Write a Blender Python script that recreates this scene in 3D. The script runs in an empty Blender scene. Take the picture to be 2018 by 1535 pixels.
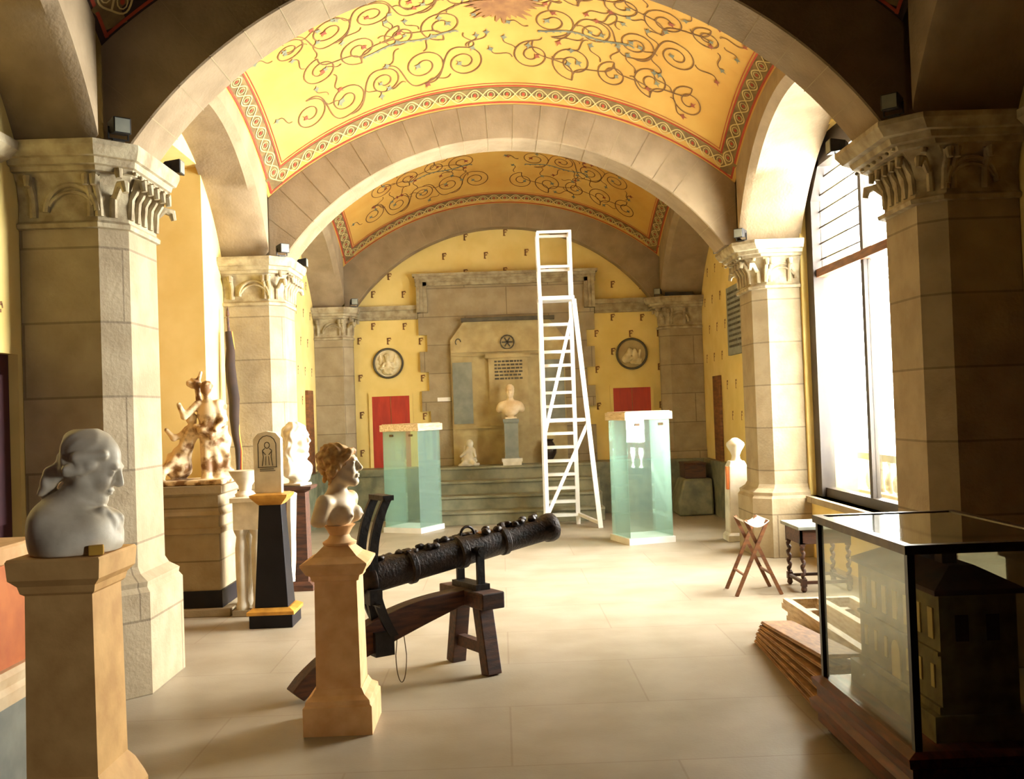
import bpy, math, random
import numpy as np
from mathutils import Vector, Matrix

# ------------------------------------------------------------------ camera, world, light, exposure
SC = bpy.context.scene
COL = SC.collection
W_, H_, F_ = 2018.0, 1535.0, 1960.0
VPX, VPY, ROLL = 985.0, 808.0, math.radians(2.0)
EYE = Vector((0, 0, 1.6))
a_ = Vector(((VPX-W_/2)/F_, -(VPY-H_/2)/F_, -1)).normalized()        # world +Y in camera axes
u_ = Vector((-math.sin(ROLL), math.cos(ROLL), 0)); u_ = (u_-a_*u_.dot(a_)).normalized()   # world +Z
r_ = a_.cross(u_)                                                     # world +X
ROT = Matrix((r_, a_, u_))                                            # rows: world axes in camera axes
cam = bpy.data.cameras.new('camera'); camo = bpy.data.objects.new('camera', cam); COL.objects.link(camo)
cam.lens = 36*F_/W_; cam.sensor_width = 36; cam.sensor_fit = 'HORIZONTAL'; cam.clip_start = .05; cam.clip_end = 200
camo.matrix_world = Matrix.Translation(EYE) @ ROT.to_4x4()
SC.camera = camo

def at(px, py, y):
    """the point at depth y (metres along the nave) seen at that pixel"""
    d = ROT @ Vector(((px-W_/2)/F_, -(py-H_/2)/F_, -1))
    return EYE + d*(y/d.y)

world = bpy.data.worlds.new('daylight'); SC.world = world; world.use_nodes = True
wn = world.node_tree.nodes; wn.clear()
wo = wn.new('ShaderNodeOutputWorld'); wb = wn.new('ShaderNodeBackground')
wb.inputs['Color'].default_value = (1.0, .97, .92, 1); wb.inputs['Strength'].default_value = 90
world.node_tree.links.new(wb.outputs[0], wo.inputs[0])

def portal(loc, sx, sz, into):
    L = bpy.data.lights.new('daylight_portal', 'AREA'); L.shape = 'RECTANGLE'; L.size = sx; L.size_y = sz
    L.cycles.is_portal = True
    o = bpy.data.objects.new('daylight_portal', L); COL.objects.link(o)
    o.location = loc; o.rotation_euler = Vector(into).to_track_quat('-Z', 'Y').to_euler()
portal((3.55, 8.665, 2.38), 3.52, 2.93, (-1, 0, 0)); portal((3.55, 11.55, 2.26), 3.28, 1.14, (-1, 0, 0))  # second portal serves the unseen window added to brighten the far hall
portal((3.55, .8, 1.6), 1.0, 1.0, (-1, 0, 0))  # added opening out of view, fills the front plinths with light
SC.view_settings.view_transform = 'Standard'; SC.view_settings.look = 'None'
SC.view_settings.exposure = 0.0; SC.view_settings.gamma = 1; SC.view_settings.use_curve_mapping = False
SC.cycles.use_denoising = True
SC.cycles.max_bounces = 10; SC.cycles.diffuse_bounces = 6; SC.cycles.transparent_max_bounces = 24

CX = .105                       # middle of the nave
XL, XR = -2.78, 3.13           # side walls
HS = 2.295                      # half clear span at the pillars
CH = .13                       # chamfer
ZC0, ZC = 2.80, 3.23           # capital: bottom, top
CROWN = 4.42
P0, P1, P2, P3 = (1.5, 2.3), (5.85, 6.59), (10.17, 10.93), (15.12, 15.495)
YB = 15.5                      # back wall
YBACK = -3.6

# ------------------------------------------------------------------ materials
def srgb(r, g, b):
    f = lambda c: (c/255/12.92) if c/255 <= .04045 else ((c/255+.055)/1.055)**2.4
    return (f(r), f(g), f(b), 1)
def mat(name, c1, c2=None, scale=6, rough=.8, metal=0, detail=6, bump=0, bscale=40, stretch=None, spec=.5, contrast=(.35, .65)):
    m = bpy.data.materials.new(name); m.use_nodes = True
    n, l = m.node_tree.nodes, m.node_tree.links
    b = n['Principled BSDF']; b.inputs['Roughness'].default_value = rough; b.inputs['Metallic'].default_value = metal
    b.inputs['Specular IOR Level'].default_value = spec
    c2 = c2 or tuple(x*.8 for x in c1[:3])+(1,)
    tc = n.new('ShaderNodeTexCoord'); mp = n.new('ShaderNodeMapping'); l.new(tc.outputs['Object'], mp.inputs[0])
    if stretch: mp.inputs['Scale'].default_value = stretch
    nz = n.new('ShaderNodeTexNoise'); nz.inputs['Scale'].default_value = scale; nz.inputs['Detail'].default_value = detail
    l.new(mp.outputs[0], nz.inputs[0])
    rp = n.new('ShaderNodeValToRGB'); rp.color_ramp.elements[0].position = contrast[0]; rp.color_ramp.elements[1].position = contrast[1]
    rp.color_ramp.elements[0].color = c2; rp.color_ramp.elements[1].color = c1
    l.new(nz.outputs['Fac'], rp.inputs[0]); l.new(rp.outputs[0], b.inputs['Base Color'])
    m['rp'] = rp.name
    if bump:
        n2 = n.new('ShaderNodeTexNoise'); n2.inputs['Scale'].default_value = bscale; n2.inputs['Detail'].default_value = 5
        l.new(mp.outputs[0], n2.inputs[0])
        bp = n.new('ShaderNodeBump'); bp.inputs['Strength'].default_value = bump; bp.inputs['Distance'].default_value = .01
        l.new(n2.outputs['Fac'], bp.inputs['Height']); l.new(bp.outputs[0], b.inputs['Normal'])
    return m
def joints(m, bw, rh, axes='xz', amount=.6, size=.008, vary=.12):
    """adds masonry joints and a little block to block variation to a material"""
    n, l = m.node_tree.nodes, m.node_tree.links
    b = n['Principled BSDF']; tc = n.new('ShaderNodeTexCoord')
    sp = n.new('ShaderNodeSeparateXYZ'); l.new(tc.outputs['Object'], sp.inputs[0])
    cb = n.new('ShaderNodeCombineXYZ')
    if axes == 'xz':
        ad = n.new('ShaderNodeMath'); ad.operation = 'ADD'; l.new(sp.outputs[0], ad.inputs[0]); l.new(sp.outputs[1], ad.inputs[1])
        l.new(ad.outputs[0], cb.inputs[0]); l.new(sp.outputs[2], cb.inputs[1])
    else:
        l.new(sp.outputs[0], cb.inputs[0]); l.new(sp.outputs[1], cb.inputs[1])
    br = n.new('ShaderNodeTexBrick'); l.new(cb.outputs[0], br.inputs[0])
    br.inputs['Scale'].default_value = 1; br.inputs['Brick Width'].default_value = bw; br.inputs['Row Height'].default_value = rh
    br.inputs['Mortar Size'].default_value = size; br.inputs['Mortar Smooth'].default_value = .3
    br.inputs['Color1'].default_value = (1, 1, 1, 1); v = 1-vary; br.inputs['Color2'].default_value = (v, v, v*.98, 1)
    k = 1-amount; br.inputs['Mortar'].default_value = (k, k*.95, k*.9, 1)
    mx = n.new('ShaderNodeMix'); mx.data_type = 'RGBA'; mx.blend_type = 'MULTIPLY'; mx.inputs[0].default_value = 1
    src = n[m['rp']].outputs[0]; l.new(src, mx.inputs[6]); l.new(br.outputs['Color'], mx.inputs[7]); l.new(mx.outputs[2], b.inputs['Base Color'])
    return m
def glassmat(name, tint, reflect=1.0, rough=.02, dust=0, dustcol=(.85, .9, .87, 1)):
    m = bpy.data.materials.new(name); m.use_nodes = True
    n, l = m.node_tree.nodes, m.node_tree.links; n.clear()
    o = n.new('ShaderNodeOutputMaterial'); t = n.new('ShaderNodeBsdfTransparent'); g = n.new('ShaderNodeBsdfGlossy')
    t.inputs[0].default_value = tint; g.inputs['Roughness'].default_value = rough
    g.inputs[0].default_value = (.95, 1, .97, 1)
    fr = n.new('ShaderNodeFresnel'); fr.inputs[0].default_value = 1.5
    mu = n.new('ShaderNodeMath'); mu.operation = 'MULTIPLY'; mu.inputs[1].default_value = reflect; l.new(fr.outputs[0], mu.inputs[0])
    mx = n.new('ShaderNodeMixShader'); l.new(mu.outputs[0], mx.inputs[0]); l.new(t.outputs[0], mx.inputs[1]); l.new(g.outputs[0], mx.inputs[2])
    if dust:                                                          # a film of dust catches some light
        df = n.new('ShaderNodeBsdfDiffuse'); df.inputs[0].default_value = dustcol; tl = n.new('ShaderNodeBsdfTranslucent'); tl.inputs[0].default_value = dustcol
        m1 = n.new('ShaderNodeMixShader'); m1.inputs[0].default_value = .5; l.new(df.outputs[0], m1.inputs[1]); l.new(tl.outputs[0], m1.inputs[2])
        m2 = n.new('ShaderNodeMixShader'); m2.inputs[0].default_value = dust; l.new(mx.outputs[0], m2.inputs[1]); l.new(m1.outputs[0], m2.inputs[2]); mx = m2
    l.new(mx.outputs[0], o.inputs[0])
    return m
M = {}
M['stone'] = joints(mat('grey_brown_stone', srgb(162,146,117), srgb(144,127,98), 5, .85, bump=.35), 1.3, .44, 'xz', .45, .008, .15)
M['archstone'] = mat('arch_stone', srgb(144,125,96), srgb(126,107,79), 4, .85, bump=.3)
M['carved'] = mat('carved_stone', srgb(168,156,126), srgb(128,112,84), 9, .85, bump=.4)
M['floor'] = joints(mat('floor_paving', srgb(160,149,130), srgb(146,134,113), 2.5, .42, bump=.08, bscale=60, spec=.4), 1.5, .9, 'xy', .2, .006, .06)
M['yellow'] = mat('yellow_plaster', srgb(224,200,128), srgb(214,188,112), 3, .9)
M['brownplaster'] = mat('brown_plaster', srgb(120,84,52), srgb(100,66,40), 3, .9)
M['dado'] = mat('grey_green_dado', srgb(128,126,100), srgb(92,94,76), 7, .6, bump=.2)
M['step'] = mat('step_stone', srgb(140,134,106), srgb(112,108,84), 5, .7)
M['paint'] = mat('vault_gold', srgb(190,152,74), srgb(176,130,52), 1.6, .8, contrast=(.3, .7))
M['vine'] = mat('vine_brown', srgb(112,78,36), srgb(92,62,30), 5, .8)
M['leafgrey'] = mat('leaf_grey', srgb(118,118,92), srgb(94,96,80), 12, .8)
M['leafred'] = mat('leaf_red', srgb(140,72,42), srgb(108,50,34), 12, .8)
M['bandred'] = mat('band_red', srgb(160,62,30), srgb(140,46,24), 6, .8)
M['bandground'] = mat('band_olive', srgb(120,98,52), srgb(98,78,42), 14, .8)
M['bandline'] = mat('band_cream', srgb(196,176,116), srgb(176,154,96), 10, .8)
M['mark'] = mat('stencil_brown', srgb(140,100,56), srgb(120,80,46), 10, .85)
M['red'] = mat('red_door_paint', srgb(168,44,20), srgb(146,34,16), 3, .6, stretch=(6, 6, 1))
M['darkred'] = mat('dark_plum_door', srgb(72,22,34), srgb(52,16,28), 3, .6)
M['brownwood'] = mat('brown_wood', srgb(124,78,40), srgb(88,50,24), 5, .55, stretch=(1, 1, 6))
M['marble'] = mat('white_marble', srgb(226,218,198), srgb(196,186,164), 6, .45, bump=.05)
M['greymarble'] = mat('grey_marble', srgb(226,216,192), srgb(204,192,166), 12, .5, bump=.1)
M['tan'] = mat('tan_stone_plinth', srgb(232,190,134), srgb(214,166,110), 10, .7, bump=.1)
M['tan2'] = mat('brown_tan_plinth', srgb(224,178,108), srgb(200,152,86), 7, .7, bump=.1)
M['orange'] = mat('orange_terracotta', srgb(206,118,50), srgb(180,92,38), 6, .7)
M['cream'] = mat('cream_marble', srgb(232,214,178), srgb(206,176,130), 6, .5)
M['hair'] = mat('ochre_hair_marble', srgb(214,172,104), srgb(158,108,54), 30, .6)
M['black'] = mat('black_marble', srgb(24,21,27), srgb(16,14,20), 6, .45, spec=.2)
M['iron'] = mat('black_iron', srgb(36,32,28), srgb(20,18,16), 12, .45, metal=.3, bump=.3)
M['bronze'] = mat('dark_bronze', srgb(50,36,26), srgb(24,18,15), 20, .5, metal=.4, bump=.5, bscale=60)
M['rust'] = mat('worn_gilt_patch', srgb(140,88,34), srgb(100,56,24), 20, .5)
M['darkwood'] = mat('dark_oak', srgb(84,48,26), srgb(46,24,14), 7, .6, stretch=(1, 6, 6), bump=.2)
M['redwood'] = mat('reddish_mahogany', srgb(112,50,22), srgb(70,28,14), 6, .4, stretch=(6, 1, 6))
M['boards'] = mat('raw_board_wood', srgb(178,134,82), srgb(126,88,50), 7, .7, stretch=(6, 1, 6))
M['white'] = mat('white_paint', srgb(238,236,232), srgb(224,222,216), 4, .5)
M['gilt'] = mat('gilt_edge', srgb(212,160,70), srgb(170,118,44), 9, .4, metal=.3)
M['darkframe'] = mat('dark_window_frame', srgb(52,40,28), srgb(38,28,20), 6, .5)
M['sculpt'] = mat('brown_white_sculpture', srgb(222,200,160), srgb(120,84,46), 9, .55, contrast=(.42, .55))
M['flagdark'] = mat('flag_dark', srgb(48,30,18), srgb(32,20,14), 6, .9)
M['flagred'] = mat('flag_red', srgb(150,56,24), srgb(124,40,18), 6, .9)
M['flagyellow'] = mat('flag_yellow', srgb(206,160,60), srgb(180,136,46), 6, .9)
M['model'] = mat('model_card_green_ochre', srgb(132,116,66), srgb(104,90,50), 10, .8)
M['modelpale'] = mat('model_card_pale', srgb(206,184,112), srgb(184,160,92), 10, .8)
M['modeldark'] = mat('model_roof_dark', srgb(70,40,22), srgb(50,28,16), 10, .8)
M['bluegrey'] = mat('blue_grey_slate', srgb(136,138,124), srgb(112,114,104), 6, .6)
M['ink'] = mat('carved_letters_dark', srgb(84,78,62), srgb(66,60,48), 9, .8)
M['nichestone'] = mat('monument_stone', srgb(180,162,116), srgb(156,136,92), 5, .8, bump=.2)
M['relief'] = mat('relief_cream', srgb(224,212,176), srgb(190,172,126), 8, .7)
M['paleboards'] = mat('lit_pale_wood', srgb(216,196,162), srgb(176,148,110), 7, .6, stretch=(6, 1, 6))  # paler than the board wood: window light put into the colour
M['glass'] = glassmat('clear_glass', (.975, .985, .96, 1), .35, .02, .012)
M['greenglass'] = glassmat('green_tinted_glass', (.92, .98, .95, 1), .9, .02, .07, (.72, .92, .84, 1))
M['casetop'] = glassmat('case_top_glass', (.90, .93, .90, 1), 2.0, .05)
M['windowglass'] = glassmat('window_glass', (.97, .98, .97, 1), .6)
M['brass'] = mat('dark_brass', srgb(92,72,42), srgb(60,44,26), 12, .35, metal=.6)
M['caseblack'] = mat('case_frame_black', srgb(40,30,24), srgb(26,20,16), 8, .35)
M['gloom'] = mat('painted_gloom_brown', srgb(54,30,20), srgb(38,20,14), 4, .8)  # gloom as a colour: dark brown that swallows bounce around the near bay

# ------------------------------------------------------------------ mesh builder
class MB:
    def __init__(s): s.v, s.f, s.m = [], [], []
    def add(s, vs, fs, mi=0):
        o = len(s.v); s.v += [tuple(v) for v in vs]
        for f in fs: s.f.append(tuple(i+o for i in f)); s.m.append(mi)
        return s
    def box(s, lo, hi, mi=0):
        (x0, y0, z0), (x1, y1, z1) = lo, hi
        return s.add([(x0,y0,z0),(x1,y0,z0),(x1,y1,z0),(x0,y1,z0),(x0,y0,z1),(x1,y0,z1),(x1,y1,z1),(x0,y1,z1)],
              [(0,3,2,1),(4,5,6,7),(0,1,5,4),(1,2,6,5),(2,3,7,6),(3,0,4,7)], mi)
    def beam(s, p0, p1, w, t, mi=0, side=None):
        p0, p1 = Vector(p0), Vector(p1); d = (p1-p0).normalized()
        sd = Vector(side) if side else (Vector((0,0,1)) if abs(d.z) < .9 else Vector((0,1,0)))
        a = d.cross(sd).normalized(); b = a.cross(d).normalized()
        r = [(-1,-1),(1,-1),(1,1),(-1,1)]
        vs = [p0+a*(w/2*i)+b*(t/2*j) for i, j in r]+[p1+a*(w/2*i)+b*(t/2*j) for i, j in r]
        return s.add(vs, [(0,3,2,1),(4,5,6,7),(0,1,5,4),(1,2,6,5),(2,3,7,6),(3,0,4,7)], mi)
    def loft(s, rings, mi=0, closed=True, caps=True, loop=False):
        n = len(rings[0]); vs = [p for r in rings for p in r]; fs = []
        R = len(rings)
        for i in range(R if loop else R-1):
            i2 = (i+1) % R
            for j in range(n if closed else n-1):
                k = (j+1) % n
                fs.append((i*n+j, i*n+k, i2*n+k, i2*n+j))
        if caps and closed and not loop:
            fs.append(tuple(range(n-1, -1, -1))); fs.append(tuple((R-1)*n+j for j in range(n)))
        return s.add(vs, fs, mi)
    def lathe(s, prof, c=(0,0), n=32, mi=0, sq=False, rot=0):
        k = 4 if sq else n; q = math.sqrt(2) if sq else 1; off = math.pi/4 if sq else 0
        rings = [[(c[0]+r*q*math.cos(2*math.pi*j/k+off+rot), c[1]+r*q*math.sin(2*math.pi*j/k+off+rot), z) for j in range(k)] for r, z in prof]
        return s.loft(rings, mi)
    def tube(s, path, r, n=8, mi=0, flat=None, caps=True):
        P = [Vector(p) for p in path]; rings = []; prev = None
        for i, p in enumerate(P):
            d = (P[min(i+1, len(P)-1)]-P[max(i-1, 0)]).normalized()
            if prev is None:
                ref = Vector((0,0,1)) if abs(d.z) < .9 else Vector((1,0,0)); a = d.cross(ref).normalized()
            else: a = (prev-d*prev.dot(d)).normalized()
            prev = a; b = d.cross(a); rr = r[i] if isinstance(r, (list, tuple)) else r
            rings.append([p+a*(rr*math.cos(2*math.pi*j/n))+b*(rr*math.sin(2*math.pi*j/n)) for j in range(n)])
        return s.loft(rings, mi, caps=caps)
    def prism(s, poly, fn0, fn1, mi=0):
        return s.loft([[fn0(p) for p in poly], [fn1(p) for p in poly]], mi)
    def ribbon(s, P, N, w, mi=0, t=.002):
        """a thin strip along P on a surface with normals N"""
        vs = []; n = len(P)
        for i in range(n):
            d = (P[min(i+1, n-1)]-P[max(i-1, 0)]); d = d.normalized() if d.length > 0 else Vector((1,0,0))
            sd = d.cross(N[i]).normalized(); ww = w[i] if isinstance(w, (list, tuple)) else w
            vs += [P[i]+sd*ww/2, P[i]-sd*ww/2]
        return s.add(vs, [(2*i, 2*i+1, 2*i+3, 2*i+2) for i in range(n-1)], mi)
    def build(s, name, mats, parent=None, smooth=False, loc=(0,0,0), rotz=0, bevel=0):
        me = bpy.data.meshes.new(name); me.from_pydata(s.v, [], s.f); me.update()
        if not isinstance(mats, (list, tuple)): mats = [mats]
        for m in mats: me.materials.append(M[m] if isinstance(m, str) else m)
        for p, i in zip(me.polygons, s.m): p.material_index = i
        if smooth:
            me.polygons.foreach_set('use_smooth', [True]*len(me.polygons)); 
            try: me.set_sharp_from_angle(angle=math.radians(38))
            except Exception: pass
        o = bpy.data.objects.new(name, me); COL.objects.link(o); o.location = loc; o.rotation_euler = (0, 0, rotz)
        if parent: o.parent = parent
        if bevel:
            b = o.modifiers.new('soft_edges', 'BEVEL'); b.width = bevel; b.segments = 2; b.limit_method = 'ANGLE'; b.angle_limit = math.radians(40)
        return o
def tag(o, label, cat, group=None):
    o['label'] = label; o['category'] = cat
    if group: o['group'] = group
    return o
def thing(name, label, cat, loc=(0,0,0), rotz=0, group=None):
    o = bpy.data.objects.new(name, None); COL.objects.link(o); o.location = loc; o.rotation_euler = (0, 0, rotz)
    return tag(o, label, cat, group)
def struct(o): o['kind'] = 'structure'; return o
def dup(root, loc, rotz, label):
    r = root.copy(); COL.objects.link(r); r.location = loc; r.rotation_euler = (0, 0, rotz); r['label'] = label
    for ch in list(root.children):
        c = ch.copy(); COL.objects.link(c); c.parent = r
        for g in list(ch.children):
            d = g.copy(); COL.objects.link(d); d.parent = c
    return r

# ------------------------------------------------------------------ sculpting by distance fields
class Sculpt:
    def __init__(s): s.ops = []; s.C = np.zeros(3); s.R = np.eye(3); s.S = 1.0
    def frame(s, c=(0,0,0), yaw=0, pitch=0, roll=0, scale=1.0):
        R = (Matrix.Rotation(yaw, 3, 'Z') @ Matrix.Rotation(pitch, 3, 'Y') @ Matrix.Rotation(roll, 3, 'X'))
        s.C = np.array(c, float); s.R = np.array(R); s.S = scale; return s
    def _op(s, kind, f, k, wav=None):
        s.ops.append((kind, f, k, s.C, s.R, s.S, wav)); return s
    def ell(s, c, r, k=.02, kind='u', wav=None):
        c = np.array(c); r = np.array(r)
        def f(p):
            q = p-c; k0 = np.linalg.norm(q/r, axis=-1); k1 = np.linalg.norm(q/(r*r), axis=-1)+1e-9
            return k0*(k0-1)/k1
        return s._op(kind, f, k, wav)
    def cap(s, a, b, ra, rb=None, k=.02, kind='u', wav=None):
        a = np.array(a, float); b = np.array(b, float); rb = ra if rb is None else rb
        def f(p):
            ab = b-a; t = np.clip(((p-a)@ab)/(ab@ab), 0, 1)
            return np.linalg.norm(p-(a+t[..., None]*ab), axis=-1)-(ra+(rb-ra)*t)
        return s._op(kind, f, k, wav)
    def box(s, c, h, r=.005, k=.01, kind='u'):
        c = np.array(c, float); h = np.array(h, float)-r
        def f(p):
            q = np.abs(p-c)-h
            return np.linalg.norm(np.maximum(q, 0), axis=-1)+np.minimum(q.max(axis=-1), 0)-r
        return s._op(kind, f, k)
    def mesh(s, lo, hi, h):
        ax = [np.arange(lo[i], hi[i]+h, h) for i in range(3)]
        G = np.stack(np.meshgrid(*ax, indexing='ij'), -1)
        D = np.full(G.shape[:3], 1.0)
        for kind, f, k, C, R, S, wav in s.ops:
            p = ((G-C)@R)/S
            d = f(p)
            if wav is not None:
                am, fr = wav
                d = d+am*(np.sin(fr*p[..., 0]+2*np.sin(fr*.7*p[..., 2]))*np.sin(fr*1.1*p[..., 1]+1.5*np.sin(fr*.6*p[..., 0]))+.6*np.sin(fr*1.3*p[..., 2]+2*np.sin(fr*.5*p[..., 1])))
            d = d*S
            kk = max(k*S, 1e-6)
            if kind == 'u':
                hh = np.clip(.5+.5*(D-d)/kk, 0, 1); D = D*(1-hh)+d*hh-kk*hh*(1-hh)
            elif kind == 's':
                hh = np.clip(.5-.5*(D+d)/kk, 0, 1); D = D*(1-hh)-d*hh+kk*hh*(1-hh)
            else: D = np.maximum(D, d)
        D[[0, -1]] = np.maximum(D[[0, -1]], .001); D[:, [0, -1]] = np.maximum(D[:, [0, -1]], .001); D[:, :, [0, -1]] = np.maximum(D[:, :, [0, -1]], .001)
        return nets(D, np.array(lo, float), h)
def nets(D, lo, h):
    ins = D < 0; sh = np.array(D.shape)-1
    acc = np.zeros(tuple(sh)+(3,)); cnt = np.zeros(tuple(sh))
    X, Y, Z = sh
    base = np.stack(np.meshgrid(np.arange(X), np.arange(Y), np.arange(Z), indexing='ij'), -1).astype(float)
    offs = [(0,0,0),(1,0,0),(0,1,0),(1,1,0),(0,0,1),(1,0,1),(0,1,1),(1,1,1)]
    for i in range(8):
        for j in range(i+1, 8):
            a, b = offs[i], offs[j]
            if sum(abs(a[k]-b[k]) for k in range(3)) != 1: continue
            A = D[a[0]:a[0]+X, a[1]:a[1]+Y, a[2]:a[2]+Z]; B = D[b[0]:b[0]+X, b[1]:b[1]+Y, b[2]:b[2]+Z]
            c = (A < 0) != (B < 0); t = np.where(c, A/np.where(c, A-B, 1), 0)
            pt = np.array(a, float)+t[..., None]*(np.array(b, float)-np.array(a, float))
            acc += pt*c[..., None]; cnt += c
    act = cnt > 0; idx = np.full(tuple(sh), -1); idx[act] = np.arange(act.sum())
    V = (base[act]+acc[act]/cnt[act][:, None])*h+lo
    F = []
    for axis in range(3):
        sl0 = [slice(1, -1)]*3; sl1 = [slice(1, -1)]*3
        sl0[axis] = slice(0, -1); sl1[axis] = slice(1, None)
        a, b = ins[tuple(sl0)], ins[tuple(sl1)]
        c = np.argwhere(a != b); 
        if len(c) == 0: continue
        inside = a[tuple(c.T)]
        o = np.ones(3, int); o[axis] = 0; c = c+o
        u, v = [(1, 2), (2, 0), (0, 1)][axis]
        du = np.zeros(3, int); du[u] = 1; dv = np.zeros(3, int); dv[v] = 1
        q = [idx[tuple((c-du-dv).T)], idx[tuple((c-dv).T)], idx[tuple(c.T)], idx[tuple((c-du).T)]]
        q = np.stack(q, 1); q[~inside] = q[~inside][:, ::-1]
        F.append(q)
    F = np.concatenate(F); F = F[(F >= 0).all(1)]
    return V, F
def sculpted(name, S, lo, hi, h, m, parent=None, loc=(0,0,0), rotz=0):
    V, F = S.mesh(lo, hi, h)
    me = bpy.data.meshes.new(name); me.from_pydata(V.tolist(), [], F.tolist()); me.update()
    me.polygons.foreach_set('use_smooth', [True]*len(me.polygons))
    for x in (m if isinstance(m, (list, tuple)) else [m]): me.materials.append(M[x])
    o = bpy.data.objects.new(name, me); COL.objects.link(o); o.location = loc; o.rotation_euler = (0, 0, rotz)
    if parent: o.parent = parent
    return o
def head(S, c, yaw=0, pitch=0, roll=0, sc=1.0, fem=False, ears=True):
    """a life size head; face looks along +x"""
    S.frame(c, yaw, pitch, roll, sc)
    S.ell((-.012, 0, .035), (.098, .074, .088), .02)
    S.ell((.03, 0, -.03), (.066, .056, .082), .03)
    S.cap((.0, .045, -.06), (.065, .014, -.098), .022, .018, .03); S.cap((.0, -.045, -.06), (.065, -.014, -.098), .022, .018, .03)
    S.ell((.074, 0, -.098), (.022, .024, .018), .02)
    S.cap((.086, -.032, .028), (.086, .032, .028), .011, .011, .018)
    for y in (-.031, .031):
        S.ell((.099, y, .006), (.02, .021, .014), .012, 's')
        S.ell((.078, y, .004), (.0135, .015, .0115), .004)
        S.cap((.088, y-.013, .012), (.088, y+.013, .012), .0035, .0035, .004)
        S.ell((.066, y*1.15, -.035), (.024, .022, .026), .02)
        if ears: S.ell((-.004, y*2.4, -.004), (.017, .009, .03), .006)
    S.cap((.094, 0, .022), (.117, 0, -.022), .0075, .012, .012)
    S.ell((.106, 0, -.03), (.014, .017, .009), .008)
    S.ell((.0945, 0, -.0565), (.011, .024, .0065), .005); S.ell((.0935, 0, -.0685), (.011, .020, .0065), .005)
    S.ell((.1075, 0, -.0625), (.006, .023, .0022), .003, 's')

M['ochre'] = mat('shade_toned_recess_plaster', srgb(152,112,48), srgb(138,98,40), 3, .9)  # darker than the wall plaster: the recess shade is put into the colour

# ------------------------------------------------------------------ the room shell
WT = .5                                                              # wall thickness
def side_wall(name, xw, s, y0, y1, holes, mats, marks=(), z1=5.8):
    """wall at x = xw reaching outwards (s = -1 left, +1 right) with rectangular holes (y0, y1, z0, z1)"""
    ys = sorted({y0, y1, 4.2, *[h[0] for h in holes], *[h[1] for h in holes]}); zs = sorted({0, z1, *[h[2] for h in holes], *[h[3] for h in holes]})
    xw += s*.004; m = MB(); xa, xb = sorted((xw, xw+s*WT))
    for i in range(len(ys)-1):
        for j in range(len(zs)-1):
            cy, cz = (ys[i]+ys[i+1])/2, (zs[j]+zs[j+1])/2
            if any(h[0] < cy < h[1] and h[2] < cz < h[3] for h in holes): continue
            m.box((xa, ys[i], zs[j]), (xb, ys[i+1], zs[j+1]), 2 if cy < 4.2 else 0)  # walls nearest the camera get the gloom colour to reduce bounce
    for (y, z) in marks: glyph(m, Vector((xw-s*.003, y, z)), Vector((0, -s, 0)), Vector((0,0,1)), .115, 1)
    return struct(m.build(name, mats))
def glyph(m, c, r, u, h, mi):
    """small stencilled heraldic mark: a curled stroke with two arms"""
    n = r.cross(u).normalized()
    def bar(a, b, w):
        pa = c+r*a[0]*h+u*a[1]*h; pb = c+r*b[0]*h+u*b[1]*h
        m.ribbon([pa, pb], [n, n], w*h, mi)
    bar((-.16, -.5), (-.16, .42), .22); bar((-.26, .38), (.34, .44), .2); bar((-.2, .02), (.24, .06), .17)
    bar((.3, .44), (.36, .2), .12); bar((-.3, -.46), (.06, -.5), .13)

# floor, with the raised podium and its steps at the far end
m = MB(); m.box((XL-1.9, 4.0, -.3), (XR+.5, YB+1.0, 0)); m.box((XL-1.9, YBACK, -.3), (XR+.5, 4.0, 0), 1); struct(m.build('floor', ['floor', 'gloom']))  # nearest stretch of floor coloured dark to keep bounced light down
def wall_marks(y0, y1, z0, z1, dy=.42, dz=.42):
    out = []; k = 0; z = z0
    while z < z1:
        y = y0+(dy/2 if k % 2 else 0)
        while y < y1: out.append((y, z)); y += dy
        z += dz; k += 1
    return out
lm = [p for p in wall_marks(4.35, 5.7, 2.25, 5.2, .62, .44)]
lm3 = wall_marks(11.1, 15.0, 1.0, 4.3, .5, .42)
wl = side_wall('wall_left', XL, -1, YBACK, YB+.6, [(4.75, 5.80, 0, 2.02), (6.75, 9.5, 0, 4.02)], ['yellow', 'mark', 'gloom'], lm+[p for p in lm3 if not (14.2 < p[0] and p[1] < 2.1)])
rm3 = [p for p in lm3 if p[0] > 12.3 and not (12.2 < p[0] < 13.5 and 2.1 < p[1] < 3.3) and not (13.8 < p[0] and p[1] < 2.1)]
wr = side_wall('wall_right', XR, 1, YBACK, YB+.6, [(7.2, 10.13, .62, 4.14), (10.98, 12.12, .62, 3.9), (.4, 1.2, 1.2, 2.0), (4.75, 5.80, 0, 2.02)], ['yellow', 'mark', 'gloom'], lm+rm3)  # also cuts the unseen openings added to light far hall and front plinths
# recess behind the left bay
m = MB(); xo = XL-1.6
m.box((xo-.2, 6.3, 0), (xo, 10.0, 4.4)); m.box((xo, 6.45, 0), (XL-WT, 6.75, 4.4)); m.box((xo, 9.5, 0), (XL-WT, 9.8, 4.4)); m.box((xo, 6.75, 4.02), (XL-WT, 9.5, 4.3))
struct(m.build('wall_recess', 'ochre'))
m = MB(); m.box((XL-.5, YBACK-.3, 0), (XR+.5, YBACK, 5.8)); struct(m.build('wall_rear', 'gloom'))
m = MB(); m.box((XL-.5, YBACK-.3, 5.8), (XR+.5, YB+1.1, 6.0)); struct(m.build('ceiling', 'gloom'))

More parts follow.
